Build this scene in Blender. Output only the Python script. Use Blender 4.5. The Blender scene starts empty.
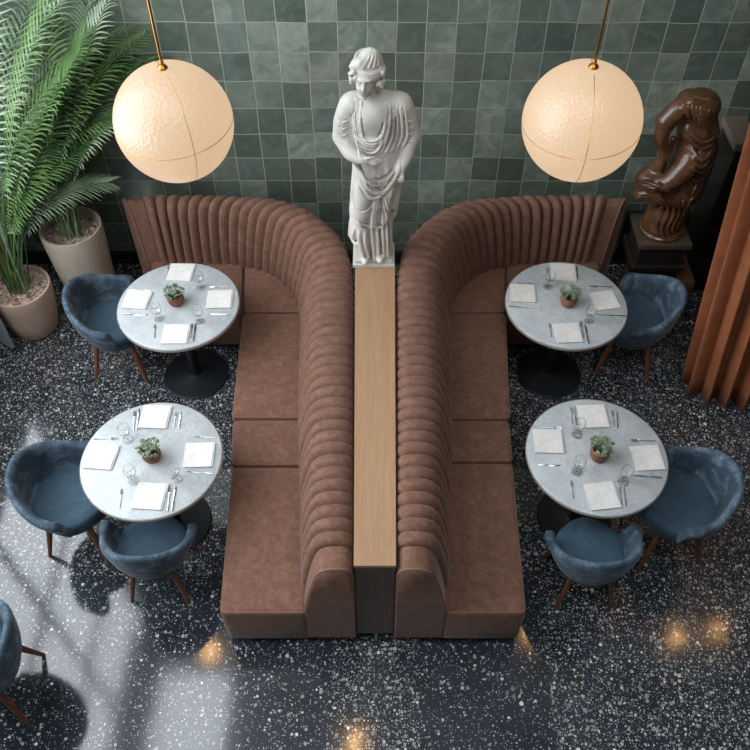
import bpy, bmesh, math, random
import numpy as np
from mathutils import Vector, Matrix
random.seed(7); np.random.seed(7)
PI = math.pi
sc = bpy.context.scene
COL = sc.collection

# ------------------------------------------------------------------ helpers
def link(o):
    COL.objects.link(o); return o

def tag(o, label=None, cat=None, group=None, kind=None):
    if label: o['label'] = label
    if cat: o['category'] = cat
    if group: o['group'] = group
    if kind: o['kind'] = kind
    return o

def thing(name, label, cat, loc, rz=0, group=None):
    o = bpy.data.objects.new(name, None); o.empty_display_size = .05
    o.location = loc; o.rotation_euler = (0, 0, rz)
    link(o); return tag(o, label, cat, group)

class MB:
    """collects vertices and faces; build() links them as ONE mesh object"""
    def __init__(s): s.v = []; s.f = []
    def add(s, vs, fs):
        n = len(s.v); s.v += [tuple(p) for p in vs]; s.f += [tuple(i + n for i in f) for f in fs]; return s
    def box(s, x0, x1, y0, y1, z0, z1):
        return s.add([(x, y, z) for z in (z0, z1) for x, y in ((x0, y0), (x1, y0), (x1, y1), (x0, y1))],
                     [(3, 2, 1, 0), (4, 5, 6, 7), (0, 1, 5, 4), (1, 2, 6, 5), (2, 3, 7, 6), (3, 0, 4, 7)])
    def lathe(s, prof, n=32, c=(0, 0, 0), close=True):
        vs, fs = [], []
        for r, z in prof:
            for i in range(n):
                a = 2 * PI * i / n; vs.append((c[0] + r * math.cos(a), c[1] + r * math.sin(a), c[2] + z))
        m = len(prof)
        for j in range(m - 1):
            for i in range(n):
                k = (i + 1) % n
                fs.append((j * n + i, j * n + k, (j + 1) * n + k, (j + 1) * n + i))
        if close:
            if prof[0][0] > 1e-5: fs.append(tuple(reversed(range(n))))
            if prof[-1][0] > 1e-5: fs.append(tuple((m - 1) * n + i for i in range(n)))
        return s.add(vs, fs)
    def tube(s, pts, rs, n=10, closed=False):
        pts = [Vector(p) for p in pts]
        if not hasattr(rs, '__len__'): rs = [rs] * len(pts)
        m = len(pts); vs, fs = [], []
        ref = None
        for j, p in enumerate(pts):
            if closed: t = pts[(j + 1) % m] - pts[j - 1]
            else: t = pts[min(j + 1, m - 1)] - pts[max(j - 1, 0)]
            if t.length < 1e-9: t = Vector((0, 0, 1))
            t.normalize()
            if ref is None:
                ref = Vector((0, 0, 1)) if abs(t.z) < .9 else Vector((1, 0, 0))
            a = (ref - t * ref.dot(t)).normalized(); b = t.cross(a); ref = a
            for i in range(n):
                q = 2 * PI * i / n
                vs.append(p + (a * math.cos(q) + b * math.sin(q)) * rs[j])
        for j in range(m if closed else m - 1):
            j2 = (j + 1) % m
            for i in range(n):
                k = (i + 1) % n
                fs.append((j * n + i, j * n + k, j2 * n + k, j2 * n + i))
        if not closed:
            fs.append(tuple(reversed(range(n)))); fs.append(tuple((m - 1) * n + i for i in range(n)))
        return s.add(vs, fs)
    def build(s, name, mat, parent=None, smooth=True, bevel=0, seg=2, off=(0, 0, 0), angle=35, subsurf=0):
        me = bpy.data.meshes.new(name)
        v = s.v if off == (0, 0, 0) else [(p[0] - off[0], p[1] - off[1], p[2] - off[2]) for p in s.v]
        me.from_pydata(v, [], s.f); me.update()
        bm = bmesh.new(); bm.from_mesh(me); bmesh.ops.recalc_face_normals(bm, faces=bm.faces)
        bm.to_mesh(me); bm.free()
        me.materials.append(mat)
        o = link(bpy.data.objects.new(name, me))
        if parent: o.parent = parent
        if smooth:
            me.shade_smooth()
            if bevel or subsurf == 0:
                try: me.set_sharp_from_angle(angle=math.radians(angle))
                except Exception: pass
        if bevel:
            b = o.modifiers.new('bevel', 'BEVEL'); b.width = bevel; b.segments = seg; b.limit_method = 'ANGLE'
            b.angle_limit = math.radians(40); b.harden_normals = True
        if subsurf:
            b = o.modifiers.new('sub', 'SUBSURF'); b.levels = subsurf; b.render_levels = subsurf
        return o

def dup(root, loc=None, rz=None, label=None, group=None):
    r = root.copy(); COL.objects.link(r)
    if loc is not None: r.location = loc
    if rz is not None: r.rotation_euler = (0, 0, rz)
    if label: r['label'] = label
    if group: r['group'] = group
    for ch in list(root.children):
        c = ch.copy(); COL.objects.link(c); c.parent = r
        for g in list(ch.children):
            d = g.copy(); COL.objects.link(d); d.parent = c
    return r

def catmull(P, n):
    P = [np.array(p, float) for p in P]; out = []
    for i in range(len(P) - 1):
        p0 = P[max(i - 1, 0)]; p1 = P[i]; p2 = P[i + 1]; p3 = P[min(i + 2, len(P) - 1)]
        for k in range(n):
            t = k / n
            out.append(.5 * ((2 * p1) + (p2 - p0) * t + (2 * p0 - 5 * p1 + 4 * p2 - p3) * t * t + (3 * p1 - p0 - 3 * p2 + p3) * t ** 3))
    out.append(P[-1]); return out

# ------------------------------------------------------------------ materials
def lin(r, g, b):
    f = lambda c: (c / 255 / 12.92) if c / 255 <= .04045 else ((c / 255 + .055) / 1.055) ** 2.4
    return (f(r), f(g), f(b), 1)

class NT:
    def __init__(s, name):
        s.m = bpy.data.materials.new(name); s.m.use_nodes = True
        s.t = s.m.node_tree; s.n = s.t.nodes; s.b = s.n['Principled BSDF']
    def node(s, typ, **kw):
        n = s.n.new(typ)
        for k, v in kw.items():
            if k.startswith('i_'):
                key = k[2:]; key = int(key) if key.isdigit() else key.replace('_', ' ')
                s.set(n.inputs[key], v)
            else: setattr(n, k, v)
        return n
    def set(s, inp, v):
        if isinstance(v, bpy.types.NodeSocket): s.t.links.new(v, inp)
        else: inp.default_value = v
    def math(s, op, a, b=0, c=None):
        n = s.node('ShaderNodeMath', operation=op); s.set(n.inputs[0], a); s.set(n.inputs[1], b)
        if c is not None: s.set(n.inputs[2], c)
        return n.outputs[0]
    def vmath(s, op, a, b=None, sc_=None):
        n = s.node('ShaderNodeVectorMath', operation=op); s.set(n.inputs[0], a)
        if b is not None: s.set(n.inputs[1], b)
        if sc_ is not None: s.set(n.inputs['Scale'], sc_)
        return n.outputs[1] if op in ('DOT_PRODUCT', 'LENGTH', 'DISTANCE') else n.outputs[0]
    def mix(s, f, a, b, blend='MIX'):
        n = s.node('ShaderNodeMix', data_type='RGBA', blend_type=blend); s.set(n.inputs[0], f)
        s.set(n.inputs[6], a); s.set(n.inputs[7], b); return n.outputs[2]
    def ramp(s, f, stops, interp='LINEAR'):
        n = s.node('ShaderNodeValToRGB'); s.set(n.inputs[0], f); n.color_ramp.interpolation = interp
        el = n.color_ramp.elements
        while len(el) < len(stops): el.new(.5)
        for e, (p, c) in zip(el, stops):
            e.position = p; e.color = c if hasattr(c, '__len__') else (c, c, c, 1)
        return n.outputs[0]
    def coord(s): return s.node('ShaderNodeTexCoord').outputs['Object']
    def noise(s, v, scale, detail=3, rough=.5, dist=0):
        n = s.node('ShaderNodeTexNoise'); s.set(n.inputs['Vector'], v); n.inputs['Scale'].default_value = scale
        n.inputs['Detail'].default_value = detail; n.inputs['Roughness'].default_value = rough
        n.inputs['Distortion'].default_value = dist; return n.outputs[0]
    def bump(s, h, strength=.3, dist=.01, normal=None):
        n = s.node('ShaderNodeBump'); s.set(n.inputs['Height'], h); n.inputs['Strength'].default_value = strength
        n.inputs['Distance'].default_value = dist
        if normal: s.set(n.inputs['Normal'], normal)
        s.t.links.new(n.outputs[0], s.b.inputs['Normal']); return n.outputs[0]
    def P(s, **kw):
        names = dict(col='Base Color', rough='Roughness', metal='Metallic', ior='IOR', spec='Specular IOR Level',
                     coat='Coat Weight', coatr='Coat Roughness', sheen='Sheen Weight', sheenr='Sheen Roughness',
                     sheent='Sheen Tint', trans='Transmission Weight', ecol='Emission Color', estr='Emission Strength',
                     sss='Subsurface Weight')
        for k, v in kw.items(): s.set(s.b.inputs[names[k]], v)
        return s.m

def plain(name, rgb, rough=.5, **kw):
    t = NT(name); return t.P(col=lin(*rgb), rough=rough, **kw)

def velvet(name, dark, mid, light, scale=9, sheen=.5, sheent=(1, 1, 1, 1), stretch=(1, 1, 1)):
    t = NT(name); c = t.coord()
    v = t.vmath('MULTIPLY', c, stretch)
    n1 = t.noise(v, scale, 5, .65, .8); n2 = t.noise(c, 90, 2, .6)
    f = t.math('ADD', t.math('MULTIPLY', n1, .8), t.math('MULTIPLY', n2, .2))
    col = t.ramp(f, [(.34, lin(*dark)), (.5, lin(*mid)), (.68, lin(*light))])
    t.bump(t.noise(c, 220, 2), .25, .002)
    return t.P(col=col, rough=.8, sheen=sheen, sheenr=.35, sheent=sheent, spec=.25)

M = {}
M['brown'] = velvet('brown_velvet', (104, 74, 60), (118, 85, 70), (136, 101, 84), 22, .25, (1, .82, .72, 1))
M['brown_side'] = M['brown']
M['seam'] = plain('brown_piping', (128, 90, 72), .7, sheen=.1)
M['blue'] = velvet('blue_velvet', (48, 61, 73), (68, 84, 98), (124, 142, 156), 8, .25, (.85, .92, 1, 1))
M['blue_seat'] = velvet('blue_seat_velvet', (56, 75, 89), (66, 87, 102), (80, 102, 118), 6, .15, (.85, .92, 1, 1))

def wood(name, a, b, c, axis='y', scale=1, rough=.42):
    t = NT(name); co = t.coord()
    st = {'y': (22, 1.2, 22), 'z': (22, 22, 1.2), 'x': (1.2, 22, 22)}[axis]
    v = t.vmath('MULTIPLY', co, tuple(k * scale for k in st))
    n = t.noise(v, 1.0, 6, .62, .5)
    v2 = t.vmath('MULTIPLY', co, tuple(k * scale * 5 for k in st))
    n2 = t.noise(v2, 1.0, 3, .6)
    f = t.math('ADD', t.math('MULTIPLY', n, .75), t.math('MULTIPLY', n2, .25))
    t.bump(n2, .12, .002)
    return t.P(col=t.ramp(f, [(.3, lin(*a)), (.5, lin(*b)), (.7, lin(*c))]), rough=rough)
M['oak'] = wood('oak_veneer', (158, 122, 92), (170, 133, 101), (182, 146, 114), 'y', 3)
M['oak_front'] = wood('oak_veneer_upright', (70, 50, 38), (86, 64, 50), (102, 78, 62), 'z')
M['walnut'] = wood('walnut', (96, 54, 30), (124, 74, 44), (148, 94, 60), 'z', 2)
M['bronze_wood'] = wood('pedestal_wood', (74, 54, 34), (98, 72, 46), (116, 88, 58), 'x', 1, .4)
M['pedestal_top'] = plain('pedestal_slab', (74, 62, 50), .3)
M['cabinet_top'] = plain('cabinet_slab', (112, 102, 88), .3)
M['black'] = plain('black_metal', (30, 34, 38), .45, metal=.3)
M['kick'] = plain('dark_plinth', (26, 20, 18), .5)
M['brass'] = plain('aged_brass', (170, 120, 62), .3, metal=1)
M['steel'] = plain('polished_steel', (200, 205, 210), .16, metal=1)
M['edge'] = plain('table_rim', (196, 186, 176), .35, metal=.5)
M['dark'] = plain('dark_cabinet', (34, 29, 26), .25)
M['frame'] = plain('window_frame', (40, 42, 42), .4)
M['plaster'] = plain('wall_plaster', (96, 104, 100), .8)
M['ceil'] = plain('ceiling_plaster', (150, 152, 150), .8)
M['skirt'] = plain('dark_skirting', (24, 26, 24), .3)
M['stone'] = plain('pale_grey_stone', (150, 156, 156), .4)
M['soil'] = plain('dark_soil', (42, 32, 26), .9)
M['lampmetal'] = M['brass']

def tile_mat():
    t = NT('green_glazed_tile'); c = t.coord()
    sx, sz = .193, .207
    sep = t.node('ShaderNodeSeparateXYZ'); t.set(sep.inputs[0], c)
    nz = t.noise(c, 2.2, 1); nz2 = t.noise(t.vmath('ADD', c, (5, 3, 9)), 2.2, 1)
    x = t.math('ADD', sep.outputs[0], t.math('MULTIPLY', t.math('SUBTRACT', nz, .5), .022))
    z = t.math('ADD', sep.outputs[2], t.math('MULTIPLY', t.math('SUBTRACT', nz2, .5), .03))
    u = t.math('DIVIDE', t.math('ADD', x, .055 + 40 * sx), sx)
    # columns slip a little in height, like hand-set tiles
    ui = t.math('FLOOR', u)
    wn0 = t.node('ShaderNodeTexWhiteNoise', noise_dimensions='1D'); t.set(wn0.inputs['W'], ui)
    w = t.math('DIVIDE', t.math('ADD', z, t.math('MULTIPLY', wn0.outputs[0], .012)), sz)
    wi = t.math('FLOOR', w)
    fu = t.math('SUBTRACT', u, ui); fw = t.math('SUBTRACT', w, wi)
    cmb = t.node('ShaderNodeCombineXYZ'); t.set(cmb.inputs[0], ui); t.set(cmb.inputs[1], wi)
    wn = t.node('ShaderNodeTexWhiteNoise', noise_dimensions='3D'); t.set(wn.inputs['Vector'], cmb.outputs[0])
    rnd = wn.outputs[0]; rc = t.node('ShaderNodeSeparateColor'); t.set(rc.inputs[0], wn.outputs[1])
    # distance to tile edge in metres
    eu = t.math('MULTIPLY', t.math('MINIMUM', fu, t.math('SUBTRACT', 1, fu)), sx)
    ew = t.math('MULTIPLY', t.math('MINIMUM', fw, t.math('SUBTRACT', 1, fw)), sz)
    e = t.math('MINIMUM', eu, ew)
    inside = t.node('ShaderNodeMapRange', i_1=.0016, i_2=.0042); t.set(inside.inputs[0], e)
    # colour : per tile, plus glaze clouds whose offset differs per tile
    off = t.vmath('MULTIPLY', cmb.outputs[0], (3.17, 1.31, 2.71))
    cl = t.noise(t.vmath('ADD', t.vmath('MULTIPLY', c, (1, 1, 1)), off), 7, 4, .6, 1.2)
    f = t.math('ADD', t.math('MULTIPLY_ADD', rnd, .44, .08), t.math('MULTIPLY', cl, .58))
    col = t.ramp(f, [(.16, lin(64, 76, 69)), (.42, lin(86, 99, 91)), (.66, lin(110, 123, 113)), (.88, lin(154, 162, 148))])
    warm = t.mix(t.math('MULTIPLY', rc.outputs[1], .35), col, lin(96, 98, 76))
    colr = t.mix(inside.outputs[0], lin(160, 158, 146), warm)
    # relief : tilted tiles + wavy glaze + grout gap
    tx = t.math('MULTIPLY', t.math('SUBTRACT', rc.outputs[0], .5), t.math('MULTIPLY', fu, sx * .05))
    tz = t.math('MULTIPLY', t.math('SUBTRACT', rc.outputs[2], .5), t.math('MULTIPLY', fw, sz * .07))
    wav = t.math('MULTIPLY', t.noise(t.vmath('ADD', c, off), 9, 3, .5, .6), .010)
    h = t.math('ADD', t.math('ADD', tx, tz), wav)
    h = t.math('ADD', h, t.math('MULTIPLY', inside.outputs[0], .003))
    n = t.node('ShaderNodeBump'); t.set(n.inputs['Height'], h); n.inputs['Strength'].default_value = .55; n.inputs['Distance'].default_value = 1
    t.t.links.new(n.outputs[0], t.b.inputs['Normal'])
    rough = t.math('ADD', t.math('MULTIPLY', inside.outputs[0], -.52), t.math('ADD', .60, t.math('MULTIPLY', cl, .16)))
    return t.P(col=colr, rough=rough, spec=.7)
M['tile'] = tile_mat()

def terrazzo():
    t = NT('dark_terrazzo'); c = t.coord()
    base = t.ramp(t.noise(c, 3, 4), [(.3, lin(34, 39, 45)), (.7, lin(50, 57, 65))])
    sep = t.node('ShaderNodeSeparateXYZ'); t.set(sep.inputs[0], c)
    # inlaid panels with a denser scatter of chips: the middle strip and the right-hand field
    ax = t.math('ABSOLUTE', sep.outputs[0])
    mid = t.math('LESS_THAN', ax, .25)
    right = t.math('GREATER_THAN', sep.outputs[0], .98)
    back = t.math('GREATER_THAN', sep.outputs[1], 2.3)
    dense = t.math('MAXIMUM', t.math('MAXIMUM', mid, right), back)
    dens = t.math('ADD', t.math('MULTIPLY', dense, .34), .56)
    col = base
    for k, (scale, thr, pick) in enumerate([(40, .42, .62), (70, .42, .55), (120, .42, .50), (25, .33, .90)]):
        v = t.node('ShaderNodeTexVoronoi', feature='F1'); t.set(v.inputs['Vector'], t.vmath('ADD', t.vmath('MULTIPLY', c, (1, 1, 0)), (k * 1.7, k * .9, 0)))
        v.inputs['Scale'].default_value = scale; v.inputs['Randomness'].default_value = .95
        s3 = t.node('ShaderNodeSeparateColor'); t.set(s3.inputs[0], v.outputs['Color'])
        lim = t.math('MULTIPLY', t.math('ADD', t.math('MULTIPLY', s3.outputs[1], .75), .25), thr)
        wob = t.math('MULTIPLY', t.math('SUBTRACT', t.noise(c, scale * 3, 2), .5), .25)
        on = t.math('LESS_THAN', t.math('ADD', v.outputs['Distance'], wob), lim)
        keep = t.math('GREATER_THAN', s3.outputs[0], t.math('SUBTRACT', 1 + pick * .45, dens))
        m = t.math('MULTIPLY', on, keep)
        chip = t.ramp(s3.outputs[2], [(0, lin(116, 118, 120)), (.35, lin(196, 194, 190)), (.75, lin(232, 226, 216)), (.93, lin(150, 130, 112)), (1, lin(236, 234, 230))])
        col = t.mix(m, col, chip)
    w = t.noise(c, 1.6, 2, .5)
    t.bump(w, .12, .02)
    return t.P(col=col, rough=.10, spec=.85, ior=1.5)
M['terrazzo'] = terrazzo()

def marble():
    t = NT('white_marble'); c = t.coord()
    dv = t.vmath('ADD', c, t.vmath('SCALE', t.vmath('SUBTRACT', t.node('ShaderNodeTexNoise', i_Vector=c, i_Scale=14.0).outputs[1], (.5, .5, .5)), sc_=.09))
    v = t.node('ShaderNodeTexVoronoi', feature='DISTANCE_TO_EDGE'); t.set(v.inputs['Vector'], dv); v.inputs['Scale'].default_value = 17
    v2 = t.node('ShaderNodeTexVoronoi', feature='DISTANCE_TO_EDGE'); t.set(v2.inputs['Vector'], t.vmath('ADD', dv, (3, 1, 0))); v2.inputs['Scale'].default_value = 34
    l1 = t.ramp(v.outputs[0], [(0, 0.0), (.07, 1.0)]); l2 = t.ramp(v2.outputs[0], [(0, .55), (.06, 1.0)])
    fade = t.noise(c, 6, 2)
    cloud = t.ramp(t.noise(c, 9, 5, .6), [(.3, lin(174, 178, 180)), (.7, lin(196, 199, 200))])
    m = t.math('MULTIPLY', l1, l2)
    k = t.math('MULTIPLY', t.math('SUBTRACT', 1, m), t.ramp(fade, [(.35, .12), (.65, .55)]))
    return t.P(col=t.mix(k, cloud, lin(138, 142, 144)), rough=.22)
M['marble'] = marble()

def simple_noise(name, a, b, scale, rough=.6, bump=0, **kw):
    t = NT(name); c = t.coord(); n = t.noise(c, scale, 5, .6)
    if bump: t.bump(n, bump, .01)
    return t.P(col=t.ramp(n, [(.35, lin(*a)), (.65, lin(*b))]), rough=rough, **kw)
M['napkin'] = simple_noise('white_linen', (216, 210, 204), (228, 224, 220), 30, .85, .1)
M['terracotta'] = simple_noise('terracotta', (118, 76, 54), (142, 94, 68), 14, .75)
M['leaf'] = simple_noise('palm_leaf', (66, 100, 52), (116, 146, 88), 3, .36)
M['leaf2'] = simple_noise('palm_leaf_grey_green', (98, 122, 92), (160, 178, 146), 4, .35)
M['stem'] = simple_noise('palm_stem', (96, 110, 44), (134, 116, 62), 5, .5)
M['succ'] = simple_noise('succulent_leaf', (84, 102, 78), (160, 172, 142), 22, .5)
M['ceramic'] = simple_noise('beige_ceramic', (188, 174, 156), (204, 190, 172), 4, .55)
M['ceramic_pink'] = simple_noise('clay_ceramic', (196, 166, 146), (210, 182, 162), 4, .6)
M['plaster_statue'] = simple_noise('carved_white_stone', (196, 190, 180), (216, 212, 204), 9, .55, .05)
M['bronze'] = simple_noise('polished_brown_bronze', (66, 42, 26), (104, 70, 46), 9, .24, .15, spec=.7)
M['curtain'] = simple_noise('rust_curtain', (142, 84, 54), (162, 98, 64), 8, .5, .05)

def gravel():
    t = NT('gravel'); c = t.coord()
    return t.P(col=t.mix(t.node('ShaderNodeObjectInfo').outputs['Random'], lin(120, 100, 86), lin(150, 130, 112)), rough=.8)
def pebble(name):
    t = NT(name); c = t.coord()
    v = t.node('ShaderNodeTexVoronoi', feature='F1'); t.set(v.inputs['Vector'], c); v.inputs['Scale'].default_value = 36
    s3 = t.node('ShaderNodeSeparateColor'); t.set(s3.inputs[0], v.outputs['Color'])
    return t.P(col=t.ramp(s3.outputs[0], [(0, lin(96, 76, 64)), (.5, lin(176, 152, 134)), (1, lin(232, 218, 202))]), rough=.75)
M['gravel'] = pebble('pebble_gravel')

def glass():
    t = NT('clear_glass'); return t.P(col=(1, 1, 1, 1), rough=0, trans=1, ior=1.45)
M['glass'] = glass()

def globe_mat():
    t = NT('lit_crackle_glass'); c = t.coord()
    sep = t.node('ShaderNodeSeparateXYZ'); t.set(sep.inputs[0], c)
    n = t.noise(c, 42, 4, .7); n2 = t.noise(c, 7, 3, .6)
    v = t.node('ShaderNodeTexVoronoi', feature='F1'); t.set(v.inputs['Vector'], c); v.inputs['Scale'].default_value = 60
    e = t.ramp(t.math('ADD', t.math('MULTIPLY', n, .6), t.math('MULTIPLY', n2, .4)), [(.3, (.80, .38, .13, 1)), (.7, (1.0, .55, .24, 1))])
    e2 = t.mix(.75, e, (1.0, .72, .47, 1))
    t.bump(t.math('ADD', n, v.outputs['Distance']), .5, .005)
    return t.P(col=lin(118, 108, 96), rough=.3, ecol=e2, estr=.74, spec=.5)
M['globe'] = globe_mat()
t_ = NT('warm_lamp_glow'); M['bulb'] = t_.P(col=(1, .8, .5, 1), ecol=(1, .55, .2, 1), estr=60)

# ------------------------------------------------------------------ camera
cam_d = bpy.data.cameras.new('camera'); cam = link(bpy.data.objects.new('camera', cam_d))
cam_d.sensor_width = 36; cam_d.lens = 834 / 750 * 36; cam_d.clip_start = .05
cam.location = (0, 0, 4.75); cam.rotation_euler = (math.radians(90 - 50.6), 0, 0)
sc.camera = cam

# ------------------------------------------------------------------ room
XL, XR, YB, YF, ZC = -3.1, 5.3, 5.12, -3.2, 6.6
def struct(mb, name, mat, **k):
    o = mb.build(name, mat, None, smooth=False, **k); o['kind'] = 'structure'; return o
struct(MB().box(XL - .2, XR + .2, YF - .2, YB + .2, -.1, 0), 'floor', M['terrazzo'])
struct(MB().box(XL - .2, XR + .2, YB, YB + .2, 0, ZC), 'wall_back', M['tile'])
struct(MB().box(XR, XR + .2, YF, YB, 0, ZC), 'wall_right', M['plaster'])
struct(MB().box(XL - .2, XR + .2, YF - .2, YF, 0, ZC), 'wall_front', M['plaster'])
# left wall with a tall window opening
WY0, WY1, WZ0, WZ1 = .6, 4.75, 1.35, 6.2
w = MB().box(XL - .2, XL, YF, YB, 0, WZ0).box(XL - .2, XL, YF, YB, WZ1, ZC).box(XL - .2, XL, YF, WY0, WZ0, WZ1).box(XL - .2, XL, WY1, YB, WZ0, WZ1)
struct(w, 'wall_left', M['plaster'])
f = MB()
for k in range(4):
    y = WY0 + (WY1 - WY0) * k / 3; f.box(XL - .13, XL - .07, y - .03, y + .03, WZ0, WZ1)
for k in range(4):
    z = WZ0 + (WZ1 - WZ0) * k / 3; f.box(XL - .13, XL - .07, WY0, WY1, z - .025, z + .025)
struct(f, 'window_1', M['frame'])
# ceiling with a roof light along the left side
SX0, SX1, SY0, SY1 = -2.95, -1.95, .2, 4.15
c_ = MB().box(XL, SX0, YF, YB, ZC, ZC + .2).box(SX0, SX1, YF, SY0, ZC, ZC + .2).box(SX0, SX1, SY1, YB, ZC, ZC + .2)
RX0, RX1, RY0, RY1 = -.8, 2.2, -.2, 1.9          # unseen roof opening above the camera, added for soft fill light
c_.box(SX1, RX0, YF, YB, ZC, ZC + .2).box(RX1, XR, YF, YB, ZC, ZC + .2).box(RX0, RX1, YF, RY0, ZC, ZC + .2).box(RX0, RX1, RY1, YB, ZC, ZC + .2)
struct(c_, 'ceiling', M['ceil'])
f = MB()
for k in range(4):
    y = SY0 + (SY1 - SY0) * k / 3; f.box(SX0, SX1, y - .03, y + .03, ZC + .06, ZC + .12)
struct(f, 'window_2', M['frame'])
f = MB()
for k in range(5):
    x = RX0 + (RX1 - RX0) * k / 4; f.box(x - .03, x + .03, RY0, RY1, ZC + .06, ZC + .12)
struct(f, 'added_fill_rooflight', M['frame'])  # bars across the added fill-light opening
struct(MB().box(XL, XR, YB - .03, YB, 0, .12), 'baseboard_back', M['skirt'], bevel=.004)
struct(MB().box(1.95, XR, YB - .05, YB, .12, .54), 'trim_1', M['skirt'], bevel=.004)

# ------------------------------------------------------------------ banquettes
inner = [(.383, 1.872), (.40, 2.2), (.43, 2.6), (.462, 3.0), (.487, 3.5), (.505, 3.95), (.545, 4.20), (.64, 4.39), (.77, 4.52), (.93, 4.595), (1.12, 4.635), (1.4, 4.645), (1.72, 4.65)]
outer = [(.113, 1.872), (.118, 2.2), (.124, 2.6), (.130, 3.0), (.138, 3.5), (.147, 3.95), (.20, 4.28), (.315, 4.48), (.49, 4.66), (.72, 4.755), (1.0, 4.785), (1.36, 4.795), (1.83, 4.795)]
I_ = np.array(catmull(inner, 40)); O_ = np.array(catmull(outer, 40))
mid = (I_ + O_) / 2
arc = np.concatenate([[0], np.cumsum(np.linalg.norm(np.diff(mid, axis=0), axis=1))]); LEN = arc[-1]
def station(s):
    return (np.array([np.interp(s, arc, I_[:, 0]), np.interp(s, arc, I_[:, 1])]),
            np.array([np.interp(s, arc, O_[:, 0]), np.interp(s, arc, O_[:, 1])]))
PROF = [(0, .08), (0, .43), (.05, .52), (.115, .62), (.18, .71), (.25, .80), (.32, .865), (.40, .905), (.50, .926), (.63, .936), (.77, .937), (.88, .930), (.95, .912), (1.0, .875), (1.0, .6), (1.0, .08)]
BW = [0, .6, .9, 1, 1, 1, 1, 1, 1, .95, .85, .7, .45, .15, 0, 0]
def back_mesh(sgn, s0, s1, nch, bulge):
    pw = np.array(PROF); nP = len(PROF)
    tn = np.gradient(pw, axis=0)
    per = 8; S = []
    for k in range(nch):
        for j in range(per): S.append((s0 + (s1 - s0) * (k + j / per) / nch, j / per))
    S.append((s1, 0)); rng = random.Random(3); tv = [rng.uniform(.85, 1.15) for _ in range(nch + 1)]
    vs, fs = [], []
    for n, (s, t) in enumerate(S):
        a, b = station(s); w = b - a; wl = np.linalg.norm(w)
        amt = bulge * tv[n // per] * (math.sin(PI * t) ** .5 if 0 < t < 1 else 0)
        for j in range(nP):
            p = a + w * PROF[j][0]; z = PROF[j][1]
            nw, nz = -tn[j][1], tn[j][0] * wl; l = math.hypot(nw, nz) or 1
            nw /= l; nz /= l
            q = p + (w / wl) * nw * amt * BW[j]; z += nz * amt * BW[j]
            vs.append((sgn * q[0], q[1], z))
    for n in range(len(S) - 1):
        for j in range(nP - 1): fs.append((n * nP + j, n * nP + j + 1, (n + 1) * nP + j + 1, (n + 1) * nP + j))
        fs.append((n * nP + nP - 1, n * nP, (n + 1) * nP, (n + 1) * nP + nP - 1))
    fs.append(tuple(range(nP))); fs.append(tuple((len(S) - 1) * nP + j for j in range(nP)))
    return MB().add(vs, fs)
def prof_ring(sgn, s, push=0, fwd=None):
    a, b = station(min(max(s, 0), LEN)); w = b - a; out = []
    d = np.array(fwd if fwd is not None else (0, 0.0))
    for (k, z) in PROF:
        q = a + w * k + d * push; out.append((sgn * q[0], q[1], z))
    return out
def prism(poly, z0, z1, r, sgn=1, crown=0.0):
    """cushion: polygon with rounded upper and lower edges"""
    P = [Vector((sgn * p[0], p[1])) for p in poly]; n = len(P)
    area = sum(P[i].x * P[(i + 1) % n].y - P[(i + 1) % n].x * P[i].y for i in range(n))
    if area < 0: P.reverse()
    # denser outline with rounded corners
    Q = []
    for i in range(n):
        a, b, c = P[i - 1], P[i], P[(i + 1) % n]
        la, lc = (a - b).length, (c - b).length; rr = min(r * 1.3, la * .4, lc * .4)
        p0 = b + (a - b).normalized() * rr; p1 = b + (c - b).normalized() * rr
        for k in range(4):
            t = k / 3; Q.append(p0 * (1 - t) ** 2 + b * 2 * t * (1 - t) + p1 * t * t)
    m = len(Q); N = []
    for i in range(m):
        e = (Q[(i + 1) % m] - Q[i - 1]).normalized(); N.append(Vector((e.y, -e.x)))
    rings = []
    for k in range(5):
        a = PI / 2 * k / 4; rings.append((r * (1 - math.sin(a)), z0 + r * (1 - math.cos(a))))
    rings = [(r * .5, z0), (0, z0 + r * .5), (0, (z0 + z1) / 2)]
    for k in range(6):
        a = PI / 2 * k / 5; rings.append((r * (1 - math.cos(a)), z1 - r + r * math.sin(a)))
    vs, fs = [], []
    for ins, z in rings:
        for q, nn in zip(Q, N): vs.append((q.x - nn.x * ins, q.y - nn.y * ins, z))
    R = len(rings)
    for j in range(R - 1):
        for i in range(m):
            k = (i + 1) % m; fs.append((j * m + i, j * m + k, (j + 1) * m + k, (j + 1) * m + i))
    fs.append(tuple(reversed(range(m))))
    cx = sum(q.x for q in Q) / m; cy = sum(q.y for q in Q) / m
    # crowned top: ring at 55 % then centre
    base = (R - 1) * m
    i0 = len(vs)
    for i in range(m):
        x, y, z = vs[base + i]; vs.append((cx + (x - cx) * .6, cy + (y - cy) * .6, z1 + crown * .8))
    for i in range(m):
        k = (i + 1) % m; fs.append((base + i, base + k, i0 + k, i0 + i))
    vs.append((cx, cy, z1 + crown)); ic = len(vs) - 1
    for i in range(m): fs.append((i0 + i, i0 + (i + 1) % m, ic))
    ring = [(q.x - nn.x * r * .35, q.y - nn.y * r * .35, z1 - r * .32) for q, nn in zip(Q, N)]
    return MB().add(vs, fs), ring

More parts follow.
